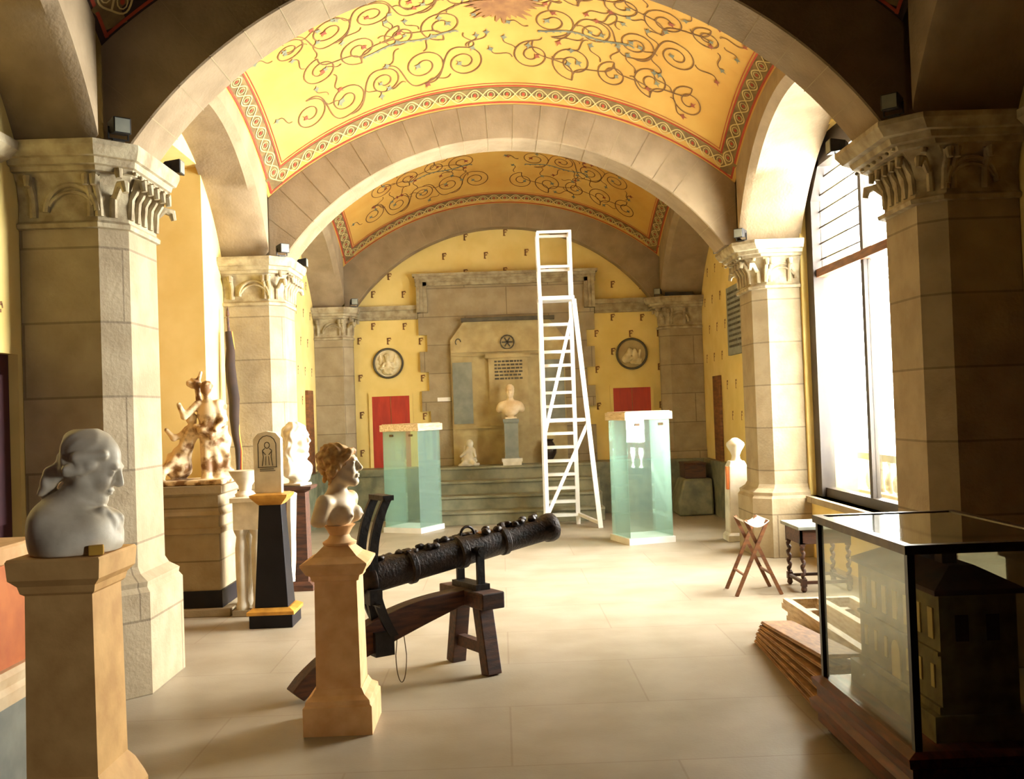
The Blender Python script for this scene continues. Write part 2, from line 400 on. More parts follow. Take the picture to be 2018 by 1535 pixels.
# ---- back wall: yellow plaster, toothed stone surround, marks
def B(px, py, y=YB): return at(px, py, y)
bm_ = [(995,458),(917,467),(875,505),(957,503),(1037,497),(917,537),(995,533),(1078,530),(767,545),(735,580),(795,580),(1232,527),(1207,560),(1263,563),
       (735,643),(797,643),(708,672),(766,672),(829,672),(710,745),(833,745),(713,818),(837,820),(714,893),(1207,625),(1265,625),(1175,657),(1298,656),(1177,728),
       (1300,722),(1303,797),(1208,692),(1306,855),(1243,657),(1180,800)]
m = MB(); m.box((XL-.4, YB+.004, 0), (XR+.4, YB+.4, 5.8))
for px, py in bm_: glyph(m, at(px, py, YB-.004)+Vector((0,-.0,0)), Vector((1,0,0)), Vector((0,0,1)), .10, 1)
struct(m.build('wall_back', ['yellow', 'mark']))

GX = .15                                                           # axis of the monument
def zpx(py, px=1003): return at(px, py, YB).z
PZ = .77                                                              # podium height
# surround with teeth
half = [(1.37, zpx(540)), (1.37, zpx(655)), (1.24, zpx(655)), (1.24, zpx(688)), (1.36, zpx(688)), (1.36, zpx(728)), (1.23, zpx(728)), (1.23, zpx(765)),
        (1.35, zpx(765)), (1.35, zpx(805)), (1.22, zpx(805)), (1.22, zpx(842)), (1.34, zpx(842)), (1.34, PZ)]
m = MB(); zt__ = zpx(632)+.003; zs__ = zpx(668)+.003
for i in range(0, len(half)-1, 2):                                    # courses as boxes
    (w, z1_), (_, z0_) = half[i], half[i+1]
    if z0_ < zs__ < z1_:
        for lo_, hi_ in ((z0_, zs__), (zs__, z1_)): pass
    for sg_ in (-1, 1):
        x0_, x1_ = sorted((GX+sg_*w, GX+sg_*.885)); m.box((x0_, YB-.06, z0_), (x1_, YB, z1_))
m.box((GX-.885, YB-.06, zt__), (GX+.885, YB, half[0][1]))
for sg_ in (-1, 1): m.loft([[(GX+sg_*.885, yy, zs__), (GX+sg_*.885, yy, zt__), (GX+sg_*.665, yy, zt__)] for yy in (YB-.06, YB)])
t = thing('stone_door_surround', 'large grey stone surround with toothed edges framing the monument on the far wall', 'wall surround', (0,0,0))
m.build('surround_body', 'stone', t)
m = MB()
for s in (-1, 1):
    for k, (d, w) in enumerate(((.06, .16), (.085, .10), (.11, .05))):
        x0 = GX+s*1.38; x1 = GX+s*(1.38-w); m.box((min(x0, x1), YB-.06-d, zpx(612)), (max(x0, x1), YB-.06, zpx(545)))
for d, w in ((.06, .15), (.09, .09), (.12, .05)):
    m.box((GX-1.40, YB-.06-d, zpx(541)-w), (GX+1.40, YB-.06, zpx(541)))
m.box((GX-1.43, YB-.22, zpx(541)-.01), (GX+1.43, YB-.02, zpx(541)+.03))
m.build('outer_moulding', 'carved', t)
# monument inside the surround
t = thing('memorial_monument', 'pale stone wall monument with sloped shoulders behind the far bust', 'monument')
zt = zpx(632); zs_ = zpx(668)
m = MB(); poly = [(-.88, PZ), (.88, PZ), (.88, zs_), (.66, zt), (-.66, zt), (-.88, zs_)]
m.loft([[(GX+x, YB, z) for x, z in poly], [(GX+x, YB-.13, z) for x, z in poly]])
m.build('monument_body', 'nichestone', t)
m = MB(); m.box((GX-.70, YB-.22, zt-.01), (GX+.74, YB-.066, zt+.045)); m.build('top_ledge', 'ink', t)
m = MB()
for (w, z, h, d) in ((.87, zpx(693), .035, .03), (.88, zpx(700), .02, .05), (.88, zpx(842), .03, .035), (.88, zpx(858), .02, .02)):
    m = MB(); m.box((GX-w, YB-.13-d, z), (GX+w, YB-.13, z+h)); m.build('string_moulding', 'nichestone', t)
m = MB()
for k in range(36):
    a0, a1 = 2*math.pi*k/36, 2*math.pi*(k+1)/36
    m.beam((GX+.105*math.cos(a0), YB-.14, zpx(675)+.105*math.sin(a0)), (GX+.105*math.cos(a1), YB-.14, zpx(675)+.105*math.sin(a1)), .016, .02)
for k in range(6):
    a = math.pi*k/3; m.beam((GX, YB-.14, zpx(675)), (GX+.08*math.cos(a), YB-.14, zpx(675)+.08*math.sin(a)), .02, .02)
m.build('rosette', 'ink', t)
m = MB(); m.tube([(GX-.76+.04*math.cos(x), YB-.135, zpx(672)+.05*math.sin(x)) for x in [i*.5 for i in range(9)]], .008); m.build('corner_emblem', 'ink', t)
for s in (-1, 1):
    m = MB(); xa, xb = sorted((GX+s*.86, GX+s*.56)); m.box((xa, YB-.145, zpx(832)), (xb, YB-.13, zpx(712)))
    m.build('side_panel', 'bluegrey', t)
m = MB(); m.box((GX-.30, YB-.19, zpx(838)), (GX+.30, YB-.13, zpx(700))); m.box((GX-.35, YB-.22, zpx(706)), (GX+.35, YB-.13, zpx(698))); m.build('centre_tablet', 'nichestone', t)
m = MB(); rnd = random.Random(3)
for r in range(6):
    z = zpx(711)-r*.053; x = GX-.21
    while x < GX+.2:
        w = rnd.uniform(.03, .07); m.box((x, YB-.194, z-.028), (min(x+w, GX+.22), YB-.19, z)); x += w+.012
m.build('inscription', 'ink', t)
m = MB(); c = at(875, 787, YB-.065); m.box((c.x-.10, YB-.072, c.z-.03), (c.x+.10, YB-.062, c.z+.03)); tag(m.build('white_label', 'white'), 'small white label stuck on the stone surround left of the monument', 'label')

# cornice band on back wall, dado, podium steps
m = MB()
for s in (-1, 1):
    x0, x1 = sorted((GX+s*1.38, CX+s*2.45))
    m.box((x0, YB-.07, 3.10), (x1, YB, 3.20)); m.box((x0, YB-.11, 3.20), (x1, YB, 3.27)); m.box((x0, YB-.05, 3.06), (x1, YB, 3.10))
struct(m.build('trim_1', 'carved'))
m = MB()
for s in (-1, 1):
    x0, x1 = sorted((CX+s*1.28, CX+s*3.05)); m.box((x0, 14.96, 0), (x1, YB, PZ-.02)); m.box((x0, 14.93, PZ-.10), (x1, YB, PZ))
xa = XR; m.box((XR-.10, P2[1], 0), (XR, 14.96, PZ)); m.box((XL, P2[1], 0), (XL+.10, 14.96, PZ))
struct(m.build('baseboard_back', 'dado'))
t = thing('stone_steps', 'grey stone steps rising to the far monument', 'steps', (GX, 14.0, 0))
for k in range(4):
    m = MB(); z1_ = PZ*(k+1)/4; m.box((-1.28, .3*k, 0), (1.28, 1.49, z1_-.03)); m.box((-1.28, .3*k-.03, z1_-.04), (1.28, 1.49, z1_)); m.build('step', 'step', t, bevel=.008)

# doors
def red_door(n, px0, px1, pt, pb):
    a, b = at(px0, pt, YB-.01), at(px1, pb, YB-.01); m = MB()
    m.box((a.x, YB-.02, PZ), (b.x, YB, a.z)); m.box((a.x+(b.x-a.x)*.5-.004, YB-.026, PZ), (a.x+(b.x-a.x)*.5+.004, YB-.02, a.z), 1)
    o = struct(m.build('door_%d' % n, ['red', 'mark']))
    m = MB(); w = .05
    m.box((a.x-w, YB-.025, PZ), (a.x, YB, a.z+w)); m.box((b.x, YB-.025, PZ), (b.x+w, YB, a.z+w)); m.box((a.x, YB-.025, a.z), (b.x, YB, a.z+w)); m.build('door_frame', 'yellow', o)
red_door(1, 733, 811, 782, 915); red_door(2, 1208, 1287, 765, 905)
for n, x, s in ((3, XL, -1), (4, XR, 1)):
    m = MB(); m.box((min(x+s*.06, x+s*.12), 4.75, 0), (max(x+s*.06, x+s*.12), 5.80, 2.02))
    for (ya, yb) in ((4.84, 5.24), (5.32, 5.72)):
        for (za, zb) in ((.15, .9), (1.05, 1.9)): m.box((min(x+s*.045, x+s*.06), ya, za), (max(x+s*.045, x+s*.06), yb, zb))
    struct(m.build('door_%d' % n, 'darkred' if s < 0 else 'brownwood'))
for n, x, s, y0, y1 in ((5, XR, 1, 13.95, 14.35), (6, XL, -1, 14.3, 14.7)):
    m = MB(); m.box((min(x, x-s*.04), y0, PZ), (max(x, x-s*.04), y1, 1.98)); struct(m.build('door_%d' % n, 'brownwood'))

# ------------------------------------------------------------------ pillars
XN = {(-1, 0): -2.19, (-1, 1): -2.19, (-1, 2): -2.19, (-1, 3): -2.22, (1, 0): 2.57, (1, 1): 2.57, (1, 2): 2.66, (1, 3): 2.50}
def xnave(s, P): return XN[(s, (P0, P1, P2, P3).index(P))]
def ring(s, P, z, e, k=1.0):
    xn = xnave(s, P); xw = XL if s < 0 else XR; y0, y1 = P[0]-e, P[1]+e; xn -= s*e*k; c = CH+e*.3
    if P is P3: y1 = P[1]
    pts = [(xw, y0), (xn+s*c, y0), (xn, y0+c), (xn, y1-c), (xn+s*c, y1), (xw, y1)]
    if s > 0: pts = pts[::-1]
    return [(x, y, z) for x, y in pts]
def pillar(s, P, label, back=False):
    t = thing('stone_pillar', label, 'pillar', (xnave(s, P)+s*.3, (P[0]+P[1])/2, 0)); t['kind'] = 'thing'; o = t.location.copy()
    def shift(m): m.v = [(x-o.x, y-o.y, z-o.z) for x, y, z in m.v]; return m
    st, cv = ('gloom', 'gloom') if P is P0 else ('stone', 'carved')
    m = MB()
    if not back: m.loft([ring(s, P, z, e) for z, e in ((0, .09), (.60, .09), (.63, .07), (.66, .075), (.70, .02), (.74, 0))])
    else: m.loft([ring(s, P, z, e) for z, e in ((PZ-.01, .03), (PZ+.12, .03), (PZ+.15, 0))])
    shift(m).build('pillar_base', st, t)
    m = MB(); m.loft([ring(s, P, z, e) for z, e in (((.74 if not back else PZ+.15), 0), (ZC0-.05, 0))]); shift(m).build('shaft', st, t)
    kk = .6 if s < 0 else (1.35 if P is P1 else 1.1)
    m = MB(); m.loft([ring(s, P, z, e, kk) for z, e in ((ZC0-.05, .0), (ZC0-.045, .03), (ZC0-.02, .035), (ZC0, .005), (ZC0+.10, .0), (ZC0+.20, .02), (ZC0+.27, .06), (ZC0+.275, .09), (ZC-.13, .10), (ZC-.125, .13), (ZC-.09, .14), (ZC-.085, .17), (ZC-.03, .20), (ZC, .20))])
    cap = shift(m).build('capital', cv, t)
    # carved leaves and scrolls: a raised inverted U on the broad faces and hooked stalks at the corners
    m = MB(); xn = xnave(s, P); r = .022
    def hook(px, py, ox, oy, zt, bend=.10):
        pts = [(px, py, ZC0+.02), (px+ox*.01, py+oy*.01, ZC0+.14), (px+ox*.04, py+oy*.04, zt-.06), (px+ox*(bend*.8), py+oy*(bend*.8), zt), (px+ox*(bend*1.25), py+oy*(bend*1.25), zt-.01), (px+ox*(bend*1.35), py+oy*(bend*1.35), zt-.06)]
        m.tube(pts, [r*1.2, r, r, r*1.2, r*1.3, r*.8])
    faces = [(-1, P[0])] if back else [(-1, P[0]), (1, P[1])]
    for sy, yy in faces:
        xs_ = xn+s*.275
        arc = [(xs_+.15*math.cos(a), yy+sy*.015, ZC0+.05+.16*max(0, math.sin(a))) for a in [math.pi*k/12 for k in range(13)]]
        m.tube(arc, .02); m.tube([(x, y+sy*.004, z-.045) for x, y, z in arc[2:11]], .012)
        for dx in (.12, .165, .36 if s > 0 else .5): hook(xn+s*dx, yy, 0, sy, ZC0+.25, .06)
    for k in range(5 if not back else 1):
        yy = P[0]+CH+.02+k*(P[1]-P[0]-2*CH-.04)/4; hook(xn, yy, -s, 0, ZC0+.25, .07)
    for (cx_, cy_, oy) in ((xn+s*CH/2, P[0]+CH/2, -1), (xn+s*CH/2, P[1]-CH/2, 1))[:1 if back else 2]:
        hook(cx_, cy_, -s*.7, oy*.7, ZC0+.20, .13); hook(cx_+s*.03, cy_-oy*.03, -s*.7, oy*.7, ZC0+.30, .10)
    for k in range(7):                                                # beads below the abacus
        m.lathe([(.001, ZC-.165), (.014, ZC-.158), (.014, ZC-.145), (.001, ZC-.138)], (xn-s*.115*kk, P[0]+CH*.5+k*(P[1]-P[0]-CH)/6), 8)
    shift(m).build('carved_leaves', cv, cap, smooth=True)
    return t
pillar(-1, P1, 'tall dark stone pillar with carved capital beside the plum coloured door')
pillar(1, P1, 'tall shadowy stone pillar rising behind the glass display case')
pillar(-1, P2, 'stone pillar with carved capital behind the white statuette and black obelisk')
pillar(1, P2, 'stone pillar glaringly lit by the big window, between window and far hall')
pillar(-1, P3, 'far stone pilaster beside the left red door of the back wall', True)
pillar(1, P3, 'far stone pilaster beside the right red door of the back wall', True)
for sg_ in (-1, 1):                                                    # the pair behind the camera, darkened in colour to cut bounced light
    q_ = pillar(sg_, P0, 'darkened stone pillar'); struct(q_); del q_['label']; del q_['category']

# impost bands on the side walls
m = MB()
for (x, s, y0, y1) in ((XL, 1, P0[1], P1[0]-.2), (XR, -1, P0[1], P1[0]-.2)):
    m.loft([[(x, y, 3.10), (x+s*.05, y, 3.12), (x+s*.10, y, 3.17), (x+s*.10, y, 3.22), (x+s*.04, y, 3.25), (x, y, 3.26)] for y in (y0, y1)])
struct(m.build('trim_2', 'carved'))

# ------------------------------------------------------------------ arches and vaults
RI = (HS**2+(CROWN-ZC)**2)/(2*(CROWN-ZC)); ZI = CROWN-RI
XE, ZE, CE = 2.43, 3.88, 4.78                                         # extrados: half width, foot height, crown
RE = (XE**2+(CE-ZE)**2)/(2*(CE-ZE)); ZEC = CE-RE
def arc_i(t):                                                         # t in -1..1
    a = t*math.asin(HS/RI); return Vector((CX+RI*math.sin(a), 0, ZI+RI*math.cos(a))), Vector((math.sin(a), 0, math.cos(a)))
def arc_e(t):
    q = .86
    if abs(t) > q: return Vector((CX+math.copysign(XE, t), 0, ZC+(ZE-ZC)*(1-abs(t))/(1-q)))
    a = (t/q)*math.asin(XE/RE); return Vector((CX+RE*math.sin(a), 0, ZEC+RE*math.cos(a)))
def cross_arch(P, n):
    rings = []; NS = 72
    for k in range(NS+1):
        t = -1+2*k/NS; p, nn = arc_i(t); q = p+nn*CH*.95; e = arc_e(t)
        q.x = max(min(q.x, CX+XE-.001), CX-XE+.001); q.z = min(q.z, e.z) if abs(t) < .86 else q.z
        y0, y1 = P[0], P[1]
        q = p+nn*.01; y0 += CH; y1 -= CH if P is not P3 else 0; rings.append([(p.x, y0+.01, p.z), (q.x, y0, q.z), (e.x, y0, max(e.z, q.z)), (e.x, y1, max(e.z, q.z)), (q.x, y1, q.z), (p.x, y1-.01, p.z)])
    m = MB(); m.loft(rings)
    # joints between the voussoirs
    for k in range(1, 21):
        t = -1+2*k/21; p, nn = arc_i(t); q = p+nn*.01; e = arc_e(t)
        if (e-q).length > .05: m.beam((q.x, P[0]+CH-.0005, q.z), (e.x, P[0]+CH-.0005, e.z), .006, .003, 1)
        m.beam((p.x-nn.x*.0008, P[0]+CH, p.z-nn.z*.0008), (p.x-nn.x*.0008, P[1]-CH, p.z-nn.z*.0008), .006, .003, 1, side=tuple(nn))
    return struct(m.build('trim_%d' % n, ['gloom' if P is P0 else 'archstone', 'joint'], smooth=True))  # nearest arch coloured dark in place of stone, against bounced light
M['joint'] = mat('arch_joint', srgb(150,134,100), srgb(136,120,90), 6, .9)
for n, P in enumerate((P0, P1, P2, P3)): cross_arch(P, 3+n)

LR, LC = 1.0, 4.47                                                    # side arches: crown heights
def side_arch(s, ya, yb, n):
    h = (yb-ya)/2; yc = (ya+yb)/2; rise = 1.05; R = (h*h+rise*rise)/(2*rise); z0 = ZC+rise-R
    m = MB(); rings = []; NS = 40
    for k in range(NS+1):
        a = (-1+2*k/NS)*math.asin(min(1, h/R)); y = yc+R*math.sin(a); z = z0+R*math.cos(a)
        xn = CX+s*(XE-.02); xw = (XL-.02 if s < 0 else XR+.02); top = 5.75
        c = .07
        rings.append([(xn+s*c, y, z), (xn, y, z+c), (xn, y, max(ltop(y, ya, yb), z+c+.01)), (xn+s*.02, y, top), (xw, y, top), (xw, y, z)])
    m.loft(rings)
    return struct(m.build('trim_%d' % n, ['archstone'], smooth=True))
def ltop(y, ya, yb):
    h = (yb-ya)/2; rise = .62; R = (h*h+rise*rise)/(2*rise); d = min(abs(y-(ya+yb)/2), h)
    return ZE-.02+rise-R+math.sqrt(max(R*R-d*d, 0))
n = 10
for ya, yb in ((P0[1], P1[0]), (P1[1], P2[0]), (P2[1], P3[0])):
    for s in (-1, 1): side_arch(s, ya, yb, n); n += 1

def vault(ya, yb, seed, vines=True, paint='paint'):
    YL, YH = ya-CH-.01, yb+CH+.01; TH = math.asin(XE/RE); L = RE*TH          # s = arc length from -L..L
    def S(s, y, off=0.0):
        a = s/RE; x = CX+RE*math.sin(a); z = ZEC+RE*math.cos(a)+ltop(y, YL, YH)-ZE+.02
        h = (YH-YL)/2; rise = .62; R = (h*h+rise*rise)/(2*rise); dy = (y-(YL+YH)/2)
        nn = Vector((math.sin(a), dy/R*math.cos(a), math.cos(a))).normalized()
        return Vector((x, y, z))-nn*off, -nn
    m = MB(); NX, NY = 64, 28; vs = []
    for i in range(NX+1):
        for j in range(NY+1): vs.append(S(-L+2*L*i/NX, YL+(YH-YL)*j/NY)[0])
    m.add(vs, [(i*(NY+1)+j, i*(NY+1)+j+1, (i+1)*(NY+1)+j+1, (i+1)*(NY+1)+j) for i in range(NX) for j in range(NY)], 0)
    def draw(pts, w, mi, off):
        Q = [S(s, y, off) for s, y in pts]; m.ribbon([q[0] for q in Q], [q[1] for q in Q], w, mi)
    def patch(pts, mi, off):
        Q = [S(s, y, off)[0] for s, y in pts]; m.add(Q, [tuple(range(len(Q)))], mi)
    bw, e = .175, .05
    s0, s1, y0, y1 = -L+e, L-e, YL+e-.02, YH-e+.02
    def line(a, b, w, mi, off, nseg=60):
        draw([(a[0]+(b[0]-a[0])*k/nseg, a[1]+(b[1]-a[1])*k/nseg) for k in range(nseg+1)], w, mi, off)
    for d, w, mi, off in ((bw/2, bw, 3, .003), (0, .022, 2, .006), (bw, .018, 2, .006), (bw+.03, .008, 2, .006)):
        A, B_, C_, D_ = (s0+d, y0+d), (s1-d, y0+d), (s1-d, y1-d), (s0+d, y1-d)
        if mi == 3: A, B_, C_, D_ = (s0+d, y0+d), (s1-d, y0+d), (s1-d, y1-d), (s0+d, y1-d)
        for p, q in ((A, B_), (B_, C_), (C_, D_), (D_, A)):
            ex = w/2; dx, dy = (q[0]-p[0]), (q[1]-p[1]); ln = math.hypot(dx, dy); p2 = (p[0]-dx/ln*ex, p[1]-dy/ln*ex); q2 = (q[0]+dx/ln*ex, q[1]+dy/ln*ex)
            line(p2, q2, w, mi, off)
    # interlaced braid with round loops in the border
    A, B_, C_, D_ = (s0+bw/2, y0+bw/2), (s1-bw/2, y0+bw/2), (s1-bw/2, y1-bw/2), (s0+bw/2, y1-bw/2)
    for p, q in ((A, B_), (B_, C_), (C_, D_), (D_, A)):
        dx, dy = q[0]-p[0], q[1]-p[1]; ln = math.hypot(dx, dy); ux, uy = dx/ln, dy/ln; nc = max(2, round(ln/.17)); st = ln/nc
        for ph in (0, math.pi):
            draw([(p[0]+ux*ln*k/(nc*8)-uy*.058*math.sin(math.pi*k/8+ph), p[1]+uy*ln*k/(nc*8)+ux*.058*math.sin(math.pi*k/8+ph)) for k in range(nc*8+1)], .013, 5, .008)
        for c in range(nc):
            cxs, cys = p[0]+ux*st*(c+.5), p[1]+uy*st*(c+.5)
            draw([(cxs+.036*math.cos(2*math.pi*k/10), cys+.036*math.sin(2*math.pi*k/10)) for k in range(11)], .009, 5, .008)
            patch([(cxs+.017*math.cos(2*math.pi*k/6), cys+.017*math.sin(2*math.pi*k/6)) for k in range(6)], 2, .008)
    # vine scrolls
    rnd = random.Random(seed)
    def leaf(s, y, a, size, mi):
        pts = [(0, -.14), (.35, -.5), (.45, -.12), (1.0, 0), (.45, .12), (.35, .5), (0, .14), (-.3, 0)]
        patch([(s+size*(u*math.cos(a)-v*math.sin(a)), y+size*(u*math.sin(a)+v*math.cos(a))) for u, v in pts], mi, .009)
    def spiral(cs, cy, R, a0, turns, sg, w=.013):
        pts = []; N = int(26*turns)
        for k in range(N+1):
            t = k/N; a = a0+sg*2*math.pi*turns*t; r = R*(1-.78*t); pts.append((cs+r*math.cos(a), cy+r*math.sin(a)*.9))
        draw(pts, w, 1, .006)
        leaf(pts[-1][0], pts[-1][1], a+sg*1.6, R*.34, 6 if rnd.random() < .35 else 4)
        return pts[0]
    def curve(p, q, bend, w=.013, tip=None):
        mx, my = (p[0]+q[0])/2, (p[1]+q[1])/2; dx, dy = q[0]-p[0], q[1]-p[1]
        c1 = (p[0]+dx*.3-dy*bend, p[1]+dy*.3+dx*bend); c2 = (p[0]+dx*.7+dy*bend, p[1]+dy*.7-dx*bend); pts = []
        for k in range(21):
            t = k/20; u = 1-t; pts.append(tuple(u**3*p[i]+3*u*u*t*c1[i]+3*u*t*t*c2[i]+t**3*q[i] for i in (0, 1)))
        draw(pts, w, 1, .006)
        if tip is not None: leaf(pts[-1][0], pts[-1][1], math.atan2(pts[-1][1]-pts[-2][1], pts[-1][0]-pts[-2][0]), .07, tip)
    i0, i1 = s0+bw+.08, s1-bw-.08; j0, j1 = y0+bw+.08, y1-bw-.08
    rows = max(3, round((j1-j0)/.46)); 
    for r in range(rows):
        yy = j1-.24-r*(j1-j0-.48)/(rows-1); off = .0 if r % 2 == 0 else .36
        cols = 5
        for sg in (-1, 1):
            prev = None
            for c in range(cols):
                ss = sg*(.34+off*.5+c*(i1-.55)/(cols-.6)); 
                if abs(ss) > i1-.24: continue
                R = (.20, .23, .17, .21)[(c+r) % 4]
                st = spiral(ss, yy+rnd.uniform(-.05, .05), R, math.pi/2*(1 if (c+r) % 2 else -1), 1.65, sg*(1 if c % 2 else -1))
                if prev: curve(prev, st, .45*(1 if c % 2 else -1))
                for _ in range(3):
                    a = rnd.uniform(0, 6.28); p = (ss+R*math.cos(a), yy+R*.9*math.sin(a)); q = (p[0]+rnd.uniform(.14, .26)*math.cos(a+.5), p[1]+rnd.uniform(.14, .24)*math.sin(a+.5))
                    if i0+.03 < q[0] < i1-.03 and j0+.02 < q[1] < j1-.02: curve(p, q, .4*rnd.choice((-1, 1)), .011, rnd.choice((4, 4, 6)))
                prev = st
    # pale inscription ribbons between the scrolls
    for (s, y, w) in ((-.85, j1-.62, .46), (.85, j1-.62, .46), (0, j1-1.25, .6)):
        for k in range(14):
            t = -1+2*k/13; leaf(s+t*w, y+.02*math.sin(5*t), 1.2+rnd.uniform(-.6, .6), .035, 4)
        draw([(s+w*(-1+2*k/20), y+.02*math.sin(5*(-1+2*k/20))) for k in range(21)], .022, 4, .007)
    # the brown eagle painted near the crown
    if vines:
        ec = j1-1.0
        for k in range(17):
            a = math.pi*(-.02+1.04*k/16); r = .34+.05*math.sin(k*1.7)
            draw([(.06+.05*math.cos(a), ec+.05*math.sin(a)), (.06+r*.6*math.cos(a), ec+r*.55*math.sin(a)), (.06+r*math.cos(a), ec+r*.8*math.sin(a))], [.07, .06, .01], 7, .010)
        patch([(.06+.12*math.cos(2*math.pi*k/12), ec+.15*math.sin(2*math.pi*k/12)) for k in range(12)], 7, .012)
    return struct(m.build('ceiling_vault', [paint, 'vine', 'bandred', 'bandground', 'leafgrey', 'bandline', 'leafred', 'mark']))
vault(P1[1], P2[0], 5); vault(P2[1], P3[0], 8, False); vault(P0[1], P1[0], 9, False, 'gloom')  # nearest vault has its shade put into a dark brown colour

# ------------------------------------------------------------------ the big window
o = bpy.data.objects.new('window_1', None); COL.objects.link(o); struct(o)
y0, y1, z0, z1, xg = 7.2, 10.13, .62, 4.14, XR+.16
m = MB(); f = .16
m.box((xg-.05, y0, z0), (xg+.05, y0+f, z1)); m.box((xg-.09, y1-f-.03, z0), (xg+.05, y1, z1)); m.box((xg-.09, y0, z1-.26), (xg+.05, y1, z1)); m.box((xg-.05, y0, z0), (xg+.05, y1, z0+.09))
m.loft([[(xg-.09, y1-.15, z1-.60), (xg-.09, y1-.15, z1-.2), (xg-.09, y1-.50, z1-.2)], [(xg+.05, y1-.15, z1-.60), (xg+.05, y1-.15, z1-.2), (xg+.05, y1-.50, z1-.2)]])
m.build('window_frame', 'darkframe', o)
m = MB(); m.box((xg-.035, 8.72, z0), (xg+.035, 8.79, z1)); m.build('mullion', 'darkframe', o)
m = MB(); m.box((xg-.06, y0, 2.82), (xg+.06, y1, 2.90)); m.build('transom', 'brownwood', o)
for k, (ya, yb) in enumerate(((y0+f, 8.72), (8.79, y1-f-.03))):
    for (za, zb) in ((z0+.09, 2.82), (2.90, z1-.26)):
        m = MB(); m.box((xg-.004, ya, za), (xg+.004, yb, zb)); m.build('pane', 'windowglass', o)
m = MB()
for k in range(6): m.box((xg-.012, 8.79, 2.99+k*.16), (xg-.004, y1-f-.03, 3.004+k*.16))
m.build('glazing_wire', 'darkframe', o)
m = MB(); m.box((XR-.05, y0-.02, z0-.06), (XR+.45, y1, z0)); m.build('window_sill', 'stone', o)
o = bpy.data.objects.new('added_window_2', None); COL.objects.link(o); struct(o)  # unseen window added behind the pillar to brighten the far hall
m = MB(); ya, yb, za, zb = 10.98, 12.12, .62, 3.9
m.box((xg-.05, ya, za), (xg+.05, ya+.08, zb)); m.box((xg-.05, yb-.08, za), (xg+.05, yb, zb)); m.box((xg-.05, ya, zb-.08), (xg+.05, yb, zb)); m.box((xg-.05, ya, za), (xg+.05, yb, za+.08)); m.box((xg-.04, ya, 2.82), (xg+.04, yb, 2.9))
m.build('window_frame', 'darkframe', o)
m = MB(); m.box((xg-.004, ya+.08, za+.08), (xg+.004, yb-.08, zb-.08)); m.build('pane', 'windowglass', o)
m = MB()
for k in range(16):
    m.lathe([(.02, .66), (.05, .70), (.055, .78), (.025, .88), (.035, .95), (.03, .97)], (XR+.62, 7.3+k*.19), 10)
m.box((XR+.54, 7.1, .97), (XR+.70, 10.3, 1.04)); m.box((XR+.52, 7.1, .5), (XR+.72, 10.3, .66))
tag(m.build('balustrade', 'stone', smooth=True), 'pale stone balustrade outside the big window, glaring in daylight', 'balustrade')

# ------------------------------------------------------------------ floodlights on the capitals
def floodlight(loc, rz, label):
    t = thing('floodlight', label, 'light', loc, rz, 'black floodlights on the capitals')
    m = MB(); m.box((-.035, -.01, 0), (.035, .01, .012)); m.box((-.06, -.006, .01), (-.052, .006, .08)); m.box((.052, -.006, .01), (.06, .006, .08)); m.box((-.06, -.006, .008), (.06, .006, .014)); m.build('bracket', 'iron', t)
    m = MB(); m.loft([[(-.05, -.07, .03), (.05, -.07, .03), (.05, -.07, .125), (-.05, -.07, .125)], [(-.05, .03, .045), (.05, .03, .045), (.05, .03, .11), (-.05, .03, .11)], [(-.03, .06, .06), (.03, .06, .06), (.03, .06, .095), (-.03, .06, .095)]])
    b = m.build('lamp_housing', 'iron', t, bevel=.004)
    m = MB(); m.box((-.042, -.073, .038), (.042, -.0705, .117)); m.build('lens', 'bluegrey', b)
    return t
def fl(s, y, rz, label): floodlight((-2.15 if s < 0 else (2.36 if y < 8 else 2.52), y, ZC), rz, label)
fl(-1, P1[0]-.10, math.radians(40), 'black floodlight on the front corner of the nearest left capital')
fl(-1, P1[1]+.10, math.radians(90), 'black floodlight jutting from the far corner of the nearest left capital')
fl(1, P1[0]-.10, math.radians(-40), 'black floodlight in shadow on the capital above the display case')
fl(1, P1[1]+.10, math.radians(-90), 'black floodlight silhouetted against the bright window top')
fl(-1, P2[0]-.10, math.radians(40), 'black floodlight on the front corner of the second left capital')
fl(-1, P2[1]+.10, math.radians(90), 'black floodlight on the far corner of the second left capital')
fl(1, P2[0]-.10, math.radians(-40), 'black floodlight on the front corner of the capital beside the window')
fl(1, P2[1]+.10, math.radians(-90), 'black floodlight on the far corner of the capital beside the window')
fl(-1, P3[0]-.09, math.radians(20), 'black floodlight above the far left pilaster')
floodlight((2.46, P3[0]-.09, ZC), math.radians(-20), 'black floodlight above the far right pilaster')
m = MB(); m.beam((2.56, P3[0]-.12, ZC+.035), (2.98, P3[0]-.12, ZC+.035), .05, .05)
for k in range(2): m.box((2.62+k*.3, P3[0]-.13, ZC), (2.64+k*.3, P3[0]-.11, ZC+.02))
tag(m.build('lamp_rail', 'iron'), 'long black lamp rail on top of the far right pilaster', 'lamp rail')

